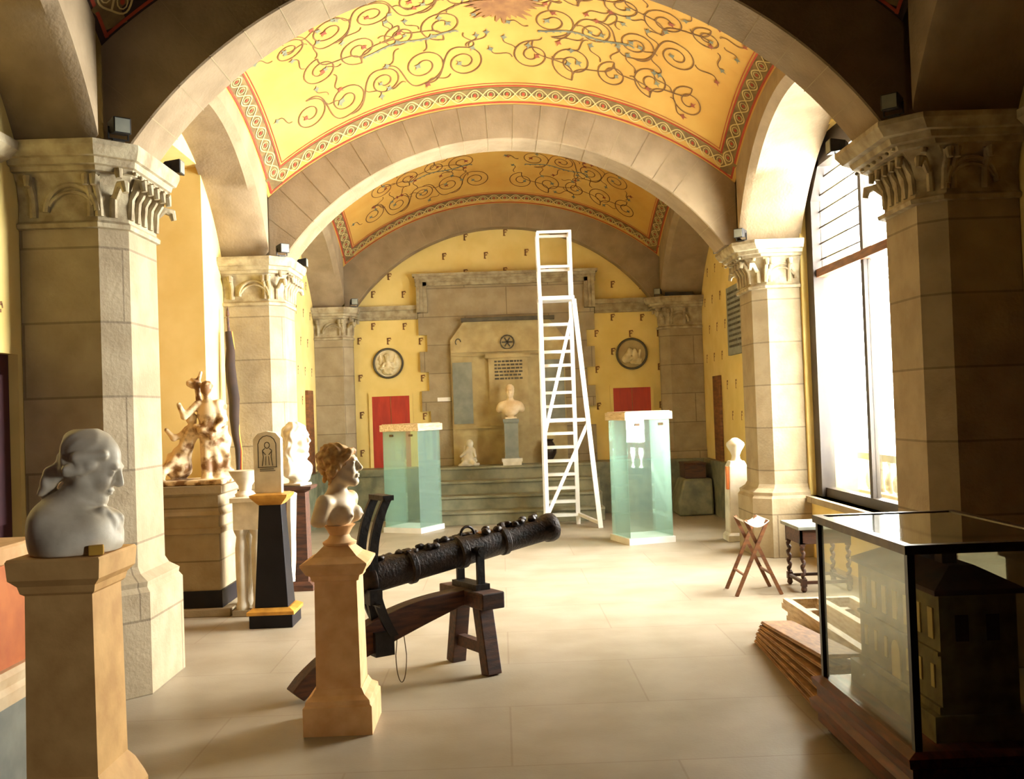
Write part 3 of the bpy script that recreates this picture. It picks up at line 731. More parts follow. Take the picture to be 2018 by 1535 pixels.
# ------------------------------------------------------------------ medallions on the back wall
def medallion(px, py, r, label, kind):
    c = at(px, py, YB-.02); t = thing('relief_medallion', label, 'medallion', (c.x, YB, c.z))
    m = MB(); n = 48
    prof = [(r*1.0, 0), (r*1.02, -.03), (r*.97, -.05), (r*.9, -.045), (r*.88, -.02)]
    m.loft([[(q*math.cos(2*math.pi*k/n), y, q*math.sin(2*math.pi*k/n)) for k in range(n)] for q, y in prof], caps=False); m.build('round_rim', 'ink', t, smooth=True)
    S = Sculpt()
    S.frame()
    S.cap((0, -.015, 0), (0, -.0151, 0), .01, .01)
    if kind == 0:      # half figure with folded arms and wings
        S.ell((-.02, -.02, .09), (.035, .04, .045), .01); S.ell((-.02, -.03, .125), (.045, .03, .03), .01, wav=(.004, 90))
        S.cap((-.02, -.02, .05), (0, -.02, -.02), .02, .06, .03); S.ell((0, -.02, -.10), (.10, .045, .09), .03, wav=(.006, 60))
        S.cap((-.06, -.035, .0), (-.11, -.04, -.08), .022, .018, .015); S.cap((-.11, -.045, -.08), (-.0, -.06, -.07), .018, .014, .012)
        S.cap((.06, -.035, .0), (.09, -.04, -.08), .022, .018, .015); S.cap((.09, -.045, -.08), (.03, -.06, -.05), .018, .014, .012)
        S.ell((.12, -.01, .02), (.04, .02, .12), .02, wav=(.006, 70)); S.ell((-.12, -.01, .05), (.03, .02, .08), .02, wav=(.006, 70))
    else:              # reclining figures around a bowl
        S.ell((-.03, -.03, .06), (.035, .04, .04), .01); S.ell((.05, -.03, .05), (.03, .035, .035), .01)
        S.cap((-.03, -.02, .03), (-.10, -.03, -.08), .04, .06, .03); S.cap((-.10, -.04, -.08), (.13, -.04, -.09), .045, .025, .03, wav=(.006, 60))
        S.cap((.05, -.02, .02), (.06, -.03, -.05), .035, .05, .03); S.cap((.0, -.03, -.13), (.12, -.03, -.14), .03, .03, .02, wav=(.005, 60)); S.cap((.13, -.03, .05), (.10, -.03, -.10), .02, .02, .02)
    S.frame(); S.box((0, .1-.0, 0), (.5, .1, .5), .002, .001, 's')
    sculpted('relief_figure', S, (-.22, -.10, -.22), (.22, .01, .22), .007, 'relief', t)
    m = MB(); m.lathe([(r*.95, 0), (r*.95, .012)], n=40); m.v = [(x, -z, y) for x, y, z in m.v]; m.build('field', 'nichestone' if kind else 'relief', t)
medallion(765, 716, .235, 'round relief medallion of a winged figure above the left red door', 0)
medallion(1245, 697, .245, 'round relief medallion of reclining figures above the right red door', 1)

# ------------------------------------------------------------------ far bust on its pedestal, small putto
def pedestal_bust():
    c = at(1010, 920, 15.03); x = c.x
    t = thing('bust_pedestal', 'slim grey pedestal with white foot under the far bust', 'pedestal', (x, 15.03, PZ))
    m = MB(); m.box((-.14, -.14, 0), (.14, .14, .05)); m.build('lower_base', 'greymarble', t)
    m = MB(); m.box((-.155, -.15, .05), (.155, .15, .10)); m.build('foot_moulding', 'marble', t)
    m = MB(); m.loft([[(s*a, q*b, z) for a, b in ((-1, -1), (1, -1), (1, 1), (-1, 1)) for s, q in ((w, w),)] for w, z in ((.11, .10), (.10, .14), (.105, .62), (.12, .65), (.12, .69))]); m.build('shaft', 'bluegrey', t)
    S = Sculpt(); head(S, (0, 0, .42), yaw=-math.pi/2-.15, sc=.78)
    S.frame(); S.cap((0, 0, .34), (0, .01, .24), .045, .055, .02)
    S.ell((0, .01, .19), (.20, .10, .10), .03); S.cap((-.13, .01, .2), (-.17, .02, .15), .055, .05, .03); S.cap((.13, .01, .2), (.17, .02, .15), .055, .05, .03)
    S.ell((0, -.03, .12), (.12, .07, .08), .03); S.cap((0, 0, .1), (0, 0, .03), .05, .04, .03); S.box((0, 0, .015), (.09, .08, .015), .004, .012)
    S.frame((0, 0, .42), -math.pi/2-.15, scale=.78); S.ell((-.02, 0, .05), (.1, .082, .088), .01, wav=(.004, 80))
    S.ell((.1, 0, -.02), (.05, .05, .06), .01, 's'); head(S, (0, 0, .42), yaw=-math.pi/2-.15, sc=.78)
    o = sculpted('marble_bust', S, (-.26, -.16, 0), (.26, .16, .56), .008, 'cream', None, (x, 15.03, PZ+.69)); tag(o, 'cream marble bust standing before the monument at the far end', 'bust')
pedestal_bust()
c = at(925, 925, 15.15)
S = Sculpt(); S.frame(); S.ell((0, 0, .09), (.12, .09, .09), .03, wav=(.006, 50)); S.ell((.02, 0, .21), (.075, .06, .10), .03); S.ell((.02, -.01, .34), (.055, .05, .06), .015)
S.cap((-.02, -.04, .24), (-.12, -.05, .15), .025, .02, .02); S.cap((.08, -.03, .24), (.10, -.08, .14), .026, .02, .02); S.cap((.03, -.05, .08), (.09, -.14, .03), .04, .03, .02); S.cap((-.04, -.05, .08), (-.10, -.13, .03), .04, .03, .02)
S.box((0, -.01, .015), (.16, .13, .02), .006, .02); S.cap((-.1, 0, .04), (-.06, .03, .3), .014, .01, .01)
o = sculpted('putto_statuette', S, (-.2, -.2, 0), (.2, .15, .42), .009, 'marble', None, (c.x, 15.15, PZ)); tag(o, 'small white seated child statuette on the podium left of the far bust', 'statuette')
c = at(1074, 922, 15.2)
m = MB(); m.lathe([(.07, 0), (.08, .02), (.05, .05), (.10, .14), (.11, .22), (.07, .30), (.05, .33), (.07, .36), (.001, .36)], n=24)
tag(m.build('dark_urn', 'bronze', None, True, (c.x+.08, 15.2, PZ)), 'dark urn on the podium half hidden behind the white ladder', 'urn')

# ------------------------------------------------------------------ text slab, box on dado
m = MB(); x = XR; m.box((x-.04, 12.40, 2.22), (x, 13.30, 3.12), 0); rnd = random.Random(4)
for r in range(11):
    y = 12.48
    while y < 13.2:
        w = rnd.uniform(.05, .12); m.box((x-.044, y, 3.02-r*.07), (x-.04, min(y+w, 13.22), 3.05-r*.07), 1); y += w+.025
tag(m.build('inscription_slab', ['bluegrey', 'ink']), 'grey inscription slab of many lines on the yellow wall beyond the window', 'inscription')
m = MB(); m.box((-.15, -.22, 0), (.15, .22, .2)); m.box((-.16, -.23, .2), (.16, .23, .225))
tag(m.build('dark_chest', 'darkwood', None, False, (XR-.35, 14.5-.0, .52), 0, .006), 'dark wooden chest raised on a grey block in the far right corner', 'chest')
m = MB(); m.loft([[(-.30, -.36, 0), (.20, -.36, 0), (.20, .36, 0), (-.30, .36, 0)], [(-.30, -.34, .2), (.20, -.36, .2), (.20, .36, .2), (-.30, .34, .2)], [(-.20, -.26, .52), (.20, -.30, .52), (.20, .30, .52), (-.20, .26, .52)]])
tag(m.build('stone_block', 'dado', None, True, (XR-.33, 14.5, 0), 0, .03), 'worn grey green stone block in the far right corner', 'stone block')

# ------------------------------------------------------------------ ladder
def ladder():
    t = thing('platform_ladder', 'tall white painted platform ladder with guard cage in the middle of the hall', 'ladder', (.62, 13.7, 0), 0)
    T = lambda px, py, y: at(px, py, y)-Vector((.62, 13.7, 0))
    yl = lambda z: 13.70-.08*z/3.1                                     # front frame leans a little
    def W(px, py, y): return T(px, py, y)
    xl0, xr0 = W(1076, 1033, 13.7).x, W(1140, 1035, 13.7).x
    xl1, xr1 = W(1063, 595, 13.62).x, W(1124, 590, 13.62).x; zp = 3.05
    def L(z): k = z/zp; return Vector((xl0+(xl1-xl0)*k, -.08*k, z))
    def R_(z): k = z/zp; return Vector((xr0+(xr1-xr0)*k, -.08*k, z))
    w = .055
    for nm, f in (('stile', L), ('stile', R_)):
        m = MB(); m.beam(f(0), f(zp), w, .09, side=(0,1,0)); m.build(nm, 'white', t)
    for k in range(15):
        z = .13+k*(zp-.25)/15*1.0; m = MB(); a, b = L(z), R_(z); m.box((a.x, a.y-.06, z-.02), (b.x, a.y+.07, z+.02)); m.build('tread', 'white', t)
    m = MB(); a, b = L(zp), R_(zp); m.box((a.x-.03, a.y-.35, zp), (b.x+.03, a.y+.08, zp+.05)); m.build('platform', 'white', t)
    # guard cage
    zt = 3.97; zm = 3.50
    m = MB()
    for yy in (a.y-.30, a.y+.05):
        m.beam((a.x, yy, zp), (a.x-.01, yy, zt), .04, .04); m.beam((b.x, yy, zp), (b.x+.0, yy, zt), .04, .04)
        for z in (zm, zt): m.beam((a.x-.02, yy, z), (b.x+.02, yy, z), .035, .035)
    for z in (zm, zt):
        for xx in (a.x, b.x): m.beam((xx, a.y-.30, z), (xx, a.y+.05, z), .035, .035)
    m.build('guard_cage', 'white', t)
    # stay frame, nearer to the camera and splayed to the right
    fr = W(1184, 1040, 13.15); fl_ = Vector((xl0+.0, -.55, 0)); fr = Vector((fr.x, -.55, 0)); tl = Vector((a.x, a.y-.33, zp)); tr = Vector((b.x+.02, a.y-.33, zp))
    P_ = lambda p, q, k: p+(q-p)*k
    for p, q, ww in ((fl_, tl, .05), (fr, tr, .06)):
        m = MB(); m.beam(p, q, ww, .06, side=(0,1,0)); m.build('stay_leg', 'white', t)
    for p, q in ((P_(fr, tr, .98), P_(fl_, tl, .41)), (P_(fr, tr, .46), P_(fl_, tl, .06)), (P_(fl_, tl, .47), P_(fr, tr, .47))):
        m = MB(); m.beam(p, q, .045, .04, side=(0,1,0)); m.build('brace', 'white', t)
    for p, q in ((fr+Vector((0,0,.06)), R_(.14)), (fl_+Vector((0,0,.06)), L(.14)), (P_(fr, tr, .47), R_(1.43))):
        m = MB(); m.beam(p, q, .04, .04); m.build('spreader', 'white', t)
ladder()

# ------------------------------------------------------------------ tall glass cases
def tall_case(loc, rz, h, a, label):
    t = thing('tall_glass_case', label, 'display case', loc, rz, 'tall empty glass cases'); q = a/2
    m = MB(); m.box((-q-.02, -q-.02, 0), (q+.02, q+.02, .07)); m.build('plinth_board', 'white', t)
    m = MB(); m.box((-q-.03, -q-.03, h-.10), (q+.03, q+.03, h-.01)); m.box((-q-.01, -q-.01, h-.01), (q+.01, q+.01, h)); m.build('wooden_cap', 'paleboards', t, bevel=.005)
    for i, (lo, hi) in enumerate((((-q, -q, .07), (q, -q+.008, h-.1)), ((-q, q-.008, .07), (q, q, h-.1)), ((-q, -q+.01, .07), (-q+.008, q-.01, h-.1)), ((q-.008, -q+.01, .07), (q, q-.01, h-.1)))):
        m = MB(); m.box(lo, hi); m.build('glass_panel', 'greenglass', t)
    for x in (-q*.5, q*.6):
        m = MB(); m.box((x-.03, -q-.006, h-.17), (x+.03, -q+.01, h-.14)); m.build('clip', 'brass', t)
    return t
tall_case((-1.22, 13.62, 0), math.radians(-28), 1.46, .56, 'tall glass case with tan wooden cap in front of the left red door')
tall_case((1.63, 11.75, 0), math.radians(16), 1.53, .54, 'tall glass case with glaring white cap right of the ladder')

# ------------------------------------------------------------------ culverin on its wooden stand
def cannon():
    tr = Vector((-.22, 6.25, 0)); ax = Vector((.85, .53, 0)).normalized()
    t = thing('bronze_cannon', 'dark bronze cannon tilted up on a wooden stand, muzzle toward the ladder', 'cannon', tuple(tr), math.atan2(ax.y, ax.x))
    # local frame: +x along the barrel towards the muzzle, +y to its left, z up
    sz = .735; th = math.radians(7.5); d = Vector((math.cos(th), 0, math.sin(th))); up = Vector((-math.sin(th), 0, math.cos(th)))
    def bp(s, r=0, a=0): return Vector((0, 0, sz))+d*s+up*(r*math.cos(a))+Vector((0, 1, 0))*(r*math.sin(a))
    m = MB(); n = 28
    prof = [(-.80, .001), (-.80, .05), (-.78, .085), (-.75, .095), (-.72, .112), (-.69, .112), (-.68, .098), (-.45, .096), (-.44, .108), (-.41, .108), (-.40, .094), (-.10, .09), (-.09, .103), (-.05, .103), (-.04, .09), (.22, .084), (.23, .094), (.26, .094), (.27, .082),
            (.56, .078), (.58, .09), (.62, .095), (.645, .09), (.65, .05), (.64, .045), (.4, .044), (.4, .001)]
    m.loft([[bp(s, r, 2*math.pi*k/n) for k in range(n)] for s, r in prof]); m.build('barrel', 'bronze', t, True)
    # cast ornament along the top
    S = Sculpt(); rnd = random.Random(8); S.frame()
    for k in range(26):
        s = -.62+k*.046; a = rnd.uniform(-.5, .5); p = bp(s, .088+rnd.uniform(0, .012), a); S.ell(tuple(p), (.03, .024, .016+rnd.uniform(0, .012)), .012, wav=(.003, 120))
    sculpted('cast_ornament', S, (-.72, -.12, .62), (.66, .12, .98), .007, 'bronze', t)
    m = MB(); m.tube([bp(.0+.05*math.cos(a), .09+.055*math.sin(a)) for a in [math.pi*k/10 for k in range(11)]], .009); m.build('lifting_handle', 'bronze', t, True)
    m = MB(); m.lathe([(.001, 0)], n=8) if False else m.loft([[bp(.12+.0, .092, a)+d*(.05*q) for a in (-.35, -.15, .15, .35)] for q in (-1, 1)]); m.build('brass_patch', 'rust', t)
    m = MB(); m.tube([bp(-.78), bp(-.83), bp(-.85), bp(-.89)], [.02, .02, .035, .022], 12); m.build('breech_knob', 'bronze', t, True)
    # trunnions and iron yoke
    for s in (-1, 1):
        m = MB(); m.tube([bp(0)+Vector((0, s*.08, -.0)), bp(0)+Vector((0, s*.15, 0))], .026, 14); m.build('trunnion', 'iron', t, True)
        m = MB(); m.beam((0, s*.125, .50), (0, s*.125, sz+.03), .05, .022, side=(0,1,0)); m.build('yoke_arm', 'iron', t)
    m = MB(); m.box((-.05, -.15, .50), (.05, .15, .535)); m.lathe([(.03, .40), (.03, .50)], n=12); m.build('swivel_plate', 'iron', t)
    # head block, splayed legs, crossbar
    m = MB(); m.box((-.08, -.27, .40), (.08, .27, .50)); m.build('head_block', 'darkwood', t, bevel=.008)
    for s in (-1, 1):
        m = MB(); m.beam((0, s*.22, 0), (0, s*.12, .47), .085, .10, side=(1,0,0)); m.build('leg', 'darkwood', t, bevel=.006)
    m = MB(); m.beam((0, -.2, .15), (0, .2, .15), .05, .07); m.build('crossbar', 'darkwood', t)
    # long curved trail beam down to the floor
    def trail(k): x = -1.16+k*1.2; return Vector((x, 0, .04+.43*(k**.75) + .05*math.sin(math.pi*k)))
    rings = []
    for i in range(25):
        k = i/24; c = trail(k); dd = (trail(min(1, k+.02))-trail(max(0, k-.02))).normalized(); nn = Vector((-dd.z, 0, dd.x)); hh = .045+.04*math.sin(math.pi*min(1, k*1.1)); 
        w_ = .055; rings.append([c+nn*hh+Vector((0, w_, 0)), c+nn*hh-Vector((0, w_, 0)), c-nn*hh-Vector((0, w_, 0)), c-nn*hh+Vector((0, w_, 0))])
    rings[0] = [Vector((v.x, v.y, max(v.z, 0))) for v in rings[0]]
    for r in rings:
        for v in r: v.z = max(v.z, .0)
    m = MB(); m.loft(rings); m.build('trail_beam', 'darkwood', t, bevel=.006)
    # elevating quadrant: two curved iron straps either side of the breech
    for s in (-1, 1):
        path = []
        for i in range(21):
            a = math.radians(-34+i*66/20); path.append(Vector((-.70*math.cos(a), s*.085, sz-.02+.74*math.sin(a))))
        m = MB(); m.loft([[p+Vector((.028, .012, 0)), p+Vector((.028, -.012, 0)), p+Vector((-.028, -.012, 0)), p+Vector((-.028, .012, 0))] for p in path]); m.build('quadrant_strap', 'iron', t)
    top = path[-1]; m = MB(); m.box((top.x-.035, -.10, top.z-.015), (top.x+.035, .10, top.z+.015)); m.build('strap_bridge', 'iron', t)
    m = MB(); m.box((-.74, -.12, .50), (-.66, .12, .585)); m.beam((-.68, 0, .52), (-.64, 0, .30), .06, .03); m.box((-.70, -.09, .19), (-.58, .09, .33)); m.build('breech_rest', 'iron', t)
    m = MB(); m.tube([(-.70, -.19, .50), (-.70, .17, .50)], .012); m.build('locking_pin', 'iron', t)
    m = MB(); m.tube([Vector((-.52+.035*math.cos(a), -.05, .17+.16*math.sin(a))) for a in [math.pi+math.pi*k/12 for k in range(13)]], .003, 6); m.tube([(-.555, -.05, .17), (-.54, -.05, .30)], .003, 6); m.tube([(-.485, -.05, .17), (-.50, -.05, .30)], .003, 6); m.build('chain_loop', 'brass', t)
cannon()

# ------------------------------------------------------------------ pedestals and busts in front
def sq(w, d=None):
    d = d or w
    return lambda z, e: [(-w-e, -d-e, z), (w+e, -d-e, z), (w+e, d+e, z), (-w-e, d+e, z)]
def front_left():
    # tan plinth of the bowed bust
    x, y = -1.585, 3.69
    t = thing('stone_plinth', 'tall brown tan plinth carrying the bowed bust at the front left', 'plinth', (x, y, 0))
    f = sq(.125, .14); m = MB(); m.loft([f(z, e) for z, e in ((0, .055), (.24, .055), (.27, .045), (.33, .02), (.36, 0), (.37, 0))]); m.build('plinth_base', 'tan2', t)
    m = MB(); m.loft([f(z, e) for z, e in ((.37, 0), (1.0, -.006))]); m.build('shaft', 'tan2', t)
    m = MB(); m.loft([f(z, e) for z, e in ((1.0, -.006), (1.01, .006), (1.035, .012), (1.06, .035), (1.125, .04), (1.134, .035))]); m.build('plinth_cap', 'tan2', t)
    m = MB(); m.box((-.02, -.015, 0), (.03, .02, .035)); tag(m.build('yellow_block', 'flagyellow', None, False, (x+.13, y-.13, 1.136), .3, .004), 'small yellow block on the plinth beside the bowed bust', 'block')
    S = Sculpt(); S.frame()
    S.ell((-.01, 0, .04), (.155, .18, .14), .02); S.ell((-.075, 0, .115), (.085, .15, .085), .05); S.ell((.075, 0, .06), (.075, .13, .09), .05)
    S.cap((-.03, 0, .14), (.04, 0, .26), .075, .058, .05)
    for k in range(7): S.cap((.105+.012*math.sin(k*2), -.05+.017*k, .15-.002*k), (.15-.01*abs(k-3), -.06+.02*k, .03), .012, .016, .018)   # folds of the jabot
    S.ell((.135, .0, .105), (.028, .05, .04), .02, wav=(.005, 70))
    hp = (.062, 0, .312); pit = math.radians(24)
    head(S, hp, pitch=pit, sc=1.02)
    S.frame(hp, 0, pit, 0, 1.02)
    S.ell((-.035, 0, .045), (.098, .084, .084), .012, wav=(.003, 60)); S.ell((-.065, 0, -.02), (.05, .074, .055), .02, wav=(.004, 80))
    for s in (-1, 1):
        S.cap((.02, s*.075, .01), (-.05, s*.08, -.035), .018, .024, .015, wav=(.003, 90)); S.cap((.04, s*.066, .06), (-.04, s*.083, .02), .016, .02, .012)
    S.cap((-.08, 0, -.03), (-.115, 0, -.09), .042, .03, .02, wav=(.004, 80)); S.cap((-.115, 0, -.09), (-.125, 0, -.15), .03, .022, .02, wav=(.004, 80))
    S.frame(); S.box((0, 0, -.2), (.4, .4, .2), .001, .001, 's')
    for k, v in enumerate(((-.155, 0, .09),)): S.box((-.36, 0, .1), (.2, .4, .3), .01, .01, 's')
    o = sculpted('marble_bust', S, (-.19, -.21, 0), (.24, .21, .45), .006, 'greymarble', None, (x+.01, y+.01, 1.135), math.radians(4)); tag(o, 'grey white marble bust with bowed head and tied hair on the front left plinth', 'bust')
front_left()
t = thing('orange_pedestal', 'orange pedestal on cream mouldings cut by the left frame edge', 'pedestal', (-2.14, 4.0, 0))
f = sq(.19, .19)
m = MB(); m.loft([f(0, 0), f(.52, 0)]); m.build('dark_block', 'bluegrey', t)
m = MB(); m.loft([f(z, e) for z, e in ((.52, 0), (.53, .03), (.58, .035), (.60, .02), (.64, .03), (.66, .015))]); m.build('cream_moulding', 'cream', t)
m = MB(); m.loft([f(z, e) for z, e in ((.66, -.01), (1.06, -.01))]); m.build('orange_shaft', 'orange', t)
m = MB(); m.loft([f(z, e) for z, e in ((1.06, -.01), (1.07, .01), (1.13, .02), (1.14, .01))]); m.build('top_slab', 'tan', t)

def female():
    x, y = -.865, 5.20
    t = thing('stone_plinth', 'slender honey coloured plinth in front of the cannon', 'plinth', (x, y, 0))
    f = sq(.113, .125); F = lambda L: [f(z, e) for z, e in L]
    m = MB(); m.loft(F(((0, .06), (.14, .06), (.15, .05), (.17, .048), (.19, .02), (.22, .004)))); m.build('plinth_base', 'tan', t)
    m = MB(); m.loft(F(((.22, .0), (.76, -.006)))); m.build('shaft', 'tan', t)
    m = MB(); m.loft(F(((.76, -.006), (.765, .006), (.79, .012), (.80, .03), (.845, .055), (.855, .055), (.885, .0), (.93, -.045), (.935, -.05)))); m.build('plinth_cap', 'tan', t)
    b = thing('marble_bust', 'bust of a bare shouldered woman with curly hair on the honey coloured plinth', 'bust', (x+.01, y-.01, .935))
    m = MB(); m.lathe([(.085, 0), (.088, .012), (.06, .03), (.05, .05), (.07, .085), (.085, .10), (.001, .10)], n=28); m.build('turned_foot', 'tan', b, True)
    S = Sculpt(); yaw = math.radians(-18); S.frame((0, 0, 0), yaw)
    S.ell((0, 0, .17), (.078, .11, .10), .03); S.ell((-.005, 0, .225), (.066, .145, .05), .04)
    for s in (-1, 1):
        S.ell((.062, s*.052, .155), (.045, .044, .046), .018); S.cap((-.005, s*.145, .225), (-.03, s*.165, .13), .043, .04, .03)
        S.ell((.106, s*.058, .152), (.008, .008, .008), .006)
    S.cap((-.008, 0, .25), (.0, 0, .34), .05, .043, .03)
    S.frame(); S.box((0, 0, 0), (.4, .4, .095), .001, .01, 's')
    for s in (-1, 1):
        S.frame((0, 0, 0), yaw); S.ell((.0, s*.26, .07), (.12, .12, .07), .02, 's')
    head(S, (.015, 0, .405), yaw=math.radians(-4), pitch=math.radians(-4), sc=.92, ears=False)
    sculpted('torso_and_head', S, (-.16, -.24, .08), (.17, .24, .52), .0062, 'cream', b)
    S = Sculpt(); S.frame((.015, 0, .405), math.radians(-4), math.radians(-4), 0, .92)
    S.ell((-.03, 0, .045), (.10, .092, .088), .012, wav=(.006, 75)); S.ell((-.085, 0, .0), (.045, .05, .045), .02, wav=(.006, 90))
    for s in (-1, 1):
        S.cap((.055, s*.06, .055), (-.03, s*.085, -.03), .02, .03, .02, wav=(.005, 90)); S.cap((-.03, s*.08, -.03), (-.06, s*.05, -.09), .022, .012, .02, wav=(.005, 90))
    S.cap((.07, -.04, .075), (.07, .04, .075), .02, .02, .02, wav=(.005, 90)); S.cap((-.07, 0, -.03), (-.10, 0, -.08), .02, .01, .02, wav=(.004, 90))
    S.ell((.115, 0, -.02), (.06, .052, .075), .012, 's')
    sculpted('curly_hair', S, (-.16, -.13, .26), (.15, .13, .56), .0058, 'hair', b)
female()

# ------------------------------------------------------------------ black obelisk with its stele
x, y = -1.80, 7.80
t = thing('black_obelisk_pedestal', 'black tapering pedestal with gilt rim left of the cannon', 'pedestal', (x, y, 0))
f = sq(.125, .125); g = lambda L: [[(a*w, b*w, z) for a, b in ((-1,-1),(1,-1),(1,1),(-1,1))] for w, z in L]
m = MB(); m.loft(g(((.165, 0), (.165, .10)))); m.build('black_foot', 'black', t, bevel=.004)
m = MB(); m.loft(g(((.18, .10), (.18, .125), (.14, .15)))); m.build('gilt_rim', 'gilt', t)
m = MB(); m.loft(g(((.128, .15), (.085, .93)))); m.build('tapering_shaft', 'black', t, bevel=.004)
m = MB(); m.loft(g(((.085, .93), (.10, .945), (.14, .99), (.145, 1.01), (.11, 1.02)))); m.build('bronze_tray', 'gilt', t)
t = thing('carved_stele', 'upright pale marble stele with carved figure on the black pedestal', 'stele', (x-.02, y, 1.02))
m = MB(); out = [(-.105, 0), (.105, 0), (.108, .42), (.07, .465), (.0, .48), (-.07, .465), (-.108, .42)]
m.loft([[(a, -.035, z) for a, z in out], [(a, .035, z) for a, z in out]]); m.build('slab', 'marble', t, bevel=.004)
m = MB()
L2 = lambda pts, w: [m.beam((p[0], -.036, p[1]), (q[0], -.036, q[1]), w, .006) for p, q in zip(pts, pts[1:])]
for sg in (-1, 1):
    L2([(sg*.07, .20), (sg*.07, .38), (sg*.055, .415), (sg*.03, .437), (0, .445)], .006)
    L2([(sg*.018, .345), (sg*.036, .33), (sg*.03, .28), (sg*.04, .21)], .006); L2([(sg*.036, .325), (sg*.012, .295)], .005); L2([(sg*.010, .285), (sg*.014, .215)], .004)
L2([(.02*math.cos(a), .37+.024*math.sin(a)) for a in [2*math.pi*k/12 for k in range(13)]], .005)
L2([(-.075, .20), (.075, .20)], .008); L2([(-.06, .185), (.05, .185)], .005); L2([(-.06, .172), (.06, .172)], .004)
m.build('carving', 'ink', t)

# ------------------------------------------------------------------ left bay: sculpture group on its pedestal
t = thing('sculpture_pedestal', 'broad brown stone pedestal under the figure group in the left recess', 'pedestal', (-2.62, 8.55, 0), 0)
f = sq(.27, .30); F = lambda L: [f(z, e) for z, e in L]
m = MB(); m.loft([f(0, .10), f(.06, .10)]); m.build('floor_slab', 'stone', t)
m = MB(); m.loft([f(.06, .02), f(.20, .02)]); m.build('black_band', 'black', t)
m = MB(); m.loft(F(((.20, 0), (.66, 0), (.67, .02), (.71, .02), (.72, 0), (.80, 0), (.82, .02), (.85, .0), (.98, 0)))); m.build('pedestal_body', 'stone', t)
m = MB(); m.loft(F(((.98, .01), (1.0, .04), (1.06, .04)))); m.build('top_slab', 'stone', t)
def group():
    S = Sculpt(); S.frame()
    w = (.010, 32)
    S.box((.0, 0, .02), (.27, .20, .025), .01, .02)
    # standing draped man, right
    S.cap((.10, -.02, .03), (.10, 0, .42), .045, .06, .03); S.cap((.20, .02, .03), (.15, .01, .42), .042, .06, .03)
    S.ell((.125, 0, .46), (.10, .075, .10), .03, wav=w); S.ell((.12, 0, .60), (.095, .07, .12), .03)
    S.cap((.04, -.02, .68), (-.06, -.08, .58), .035, .028, .02); S.cap((-.06, -.08, .58), (-.10, -.09, .68), .026, .02, .02)
    S.cap((.20, .0, .68), (.24, -.02, .52), .035, .028, .02); S.cap((.24, -.02, .52), (.20, -.08, .46), .026, .022, .02)
    S.cap((.21, .04, .66), (.25, .05, .08), .05, .05, .03, wav=w); S.cap((.02, -.05, .50), (.16, -.08, .40), .03, .03, .02, wav=w)
    S.cap((.115, 0, .70), (.11, -.01, .76), .03, .026, .02); S.ell((.108, -.015, .81), (.045, .042, .058), .01); S.ell((.112, .0, .83), (.05, .048, .05), .01, wav=(.005, 90))
    # seated companion, left, leaning back
    S.ell((-.15, 0, .16), (.12, .11, .12), .03, wav=w); S.cap((-.13, 0, .22), (-.03, .0, .44), .07, .07, .03, wav=w)
    S.cap((-.16, -.06, .20), (-.24, -.12, .12), .045, .035, .02); S.cap((-.24, -.12, .12), (-.25, -.14, .03), .032, .026, .02)
    S.cap((-.05, .0, .44), (-.16, -.06, .40), .03, .024, .02); S.cap((-.16, -.06, .40), (-.22, -.06, .47), .024, .018, .02)
    S.ell((-.02, -.01, .56), (.045, .042, .055), .01, wav=(.004, 90)); S.cap((-.03, 0, .46), (-.02, 0, .52), .028, .028, .02)
    # raised arm with wreath behind
    S.cap((.04, .03, .66), (.02, .03, .84), .028, .022, .02); S.cap((.02, .03, .84), (.06, .02, .95), .020, .014, .02); S.ell((.0, .02, .86), (.06, .03, .05), .02, wav=(.01, 60))
    o = sculpted('figure_group', S, (-.30, -.24, 0), (.32, .24, 1.0), .0088, 'sculpt', None, (-2.60, 8.50, 1.06), 0); tag(o, 'brown and white sculpted figure group on the broad pedestal in the left recess', 'sculpture')
group()
# console with round white legs, in front of it an urn bracket
t = thing('marble_console', 'grey marble console on round white legs beside the figure group', 'console', (-2.02, 8.28, 0), 0)
m = MB(); m.box((-.20, -.17, .92), (.20, .17, .96)); m.build('table_top', 'greymarble', t, bevel=.005)
m = MB(); m.box((-.18, -.15, .70), (.18, .15, .92)); m.build('apron', 'greymarble', t)
for lx, ly in ((-.13, -.10), (0, -.10), (.13, -.10), (-.13, .10), (.13, .10)):
    m = MB(); m.lathe([(.05, .05), (.055, .08), (.042, .12), (.05, .35), (.05, .55), (.038, .64), (.055, .68), (.06, .70)], (lx, ly), 18); m.build('leg', 'marble', t, True)
m = MB(); m.box((-.20, -.17, 0), (.20, .17, .05)); m.build('foot_board', 'stone', t)
m = MB(); m.lathe([(.08, 0), (.085, .02), (.05, .05), (.055, .09), (.11, .17), (.125, .20), (.13, .215), (.001, .215)], n=24)
tag(m.build('marble_urn', 'marble', None, True, (-2.13, 8.28, .96)), 'white marble urn on the grey console beside the figure group', 'urn')
t = thing('draped_cloth', 'pale cloth hanging over the right end of the marble console', 'cloth', (-1.735, 8.26, 0))
rings = []
for i in range(13):
    z = .965-i*.06; k = i/12; rings.append([(-.02+.03*math.sin(j*1.1+k*2)*(k+.2)-.05*k, -.14+j*.028+.02*math.sin(j*2+i*.3)*k, z) for j in range(11)]+[(.0+.03*math.sin(j*1.1+k*2)*(k+.2)-.05*k+.012, -.14+j*.028+.02*math.sin(j*2+i*.3)*k, z) for j in range(10, -1, -1)])
m = MB(); m.loft(rings); m.box((-.16, -.13, .963), (-.0, .12, .972)); m.build('cloth_fall', 'marble', t, True)

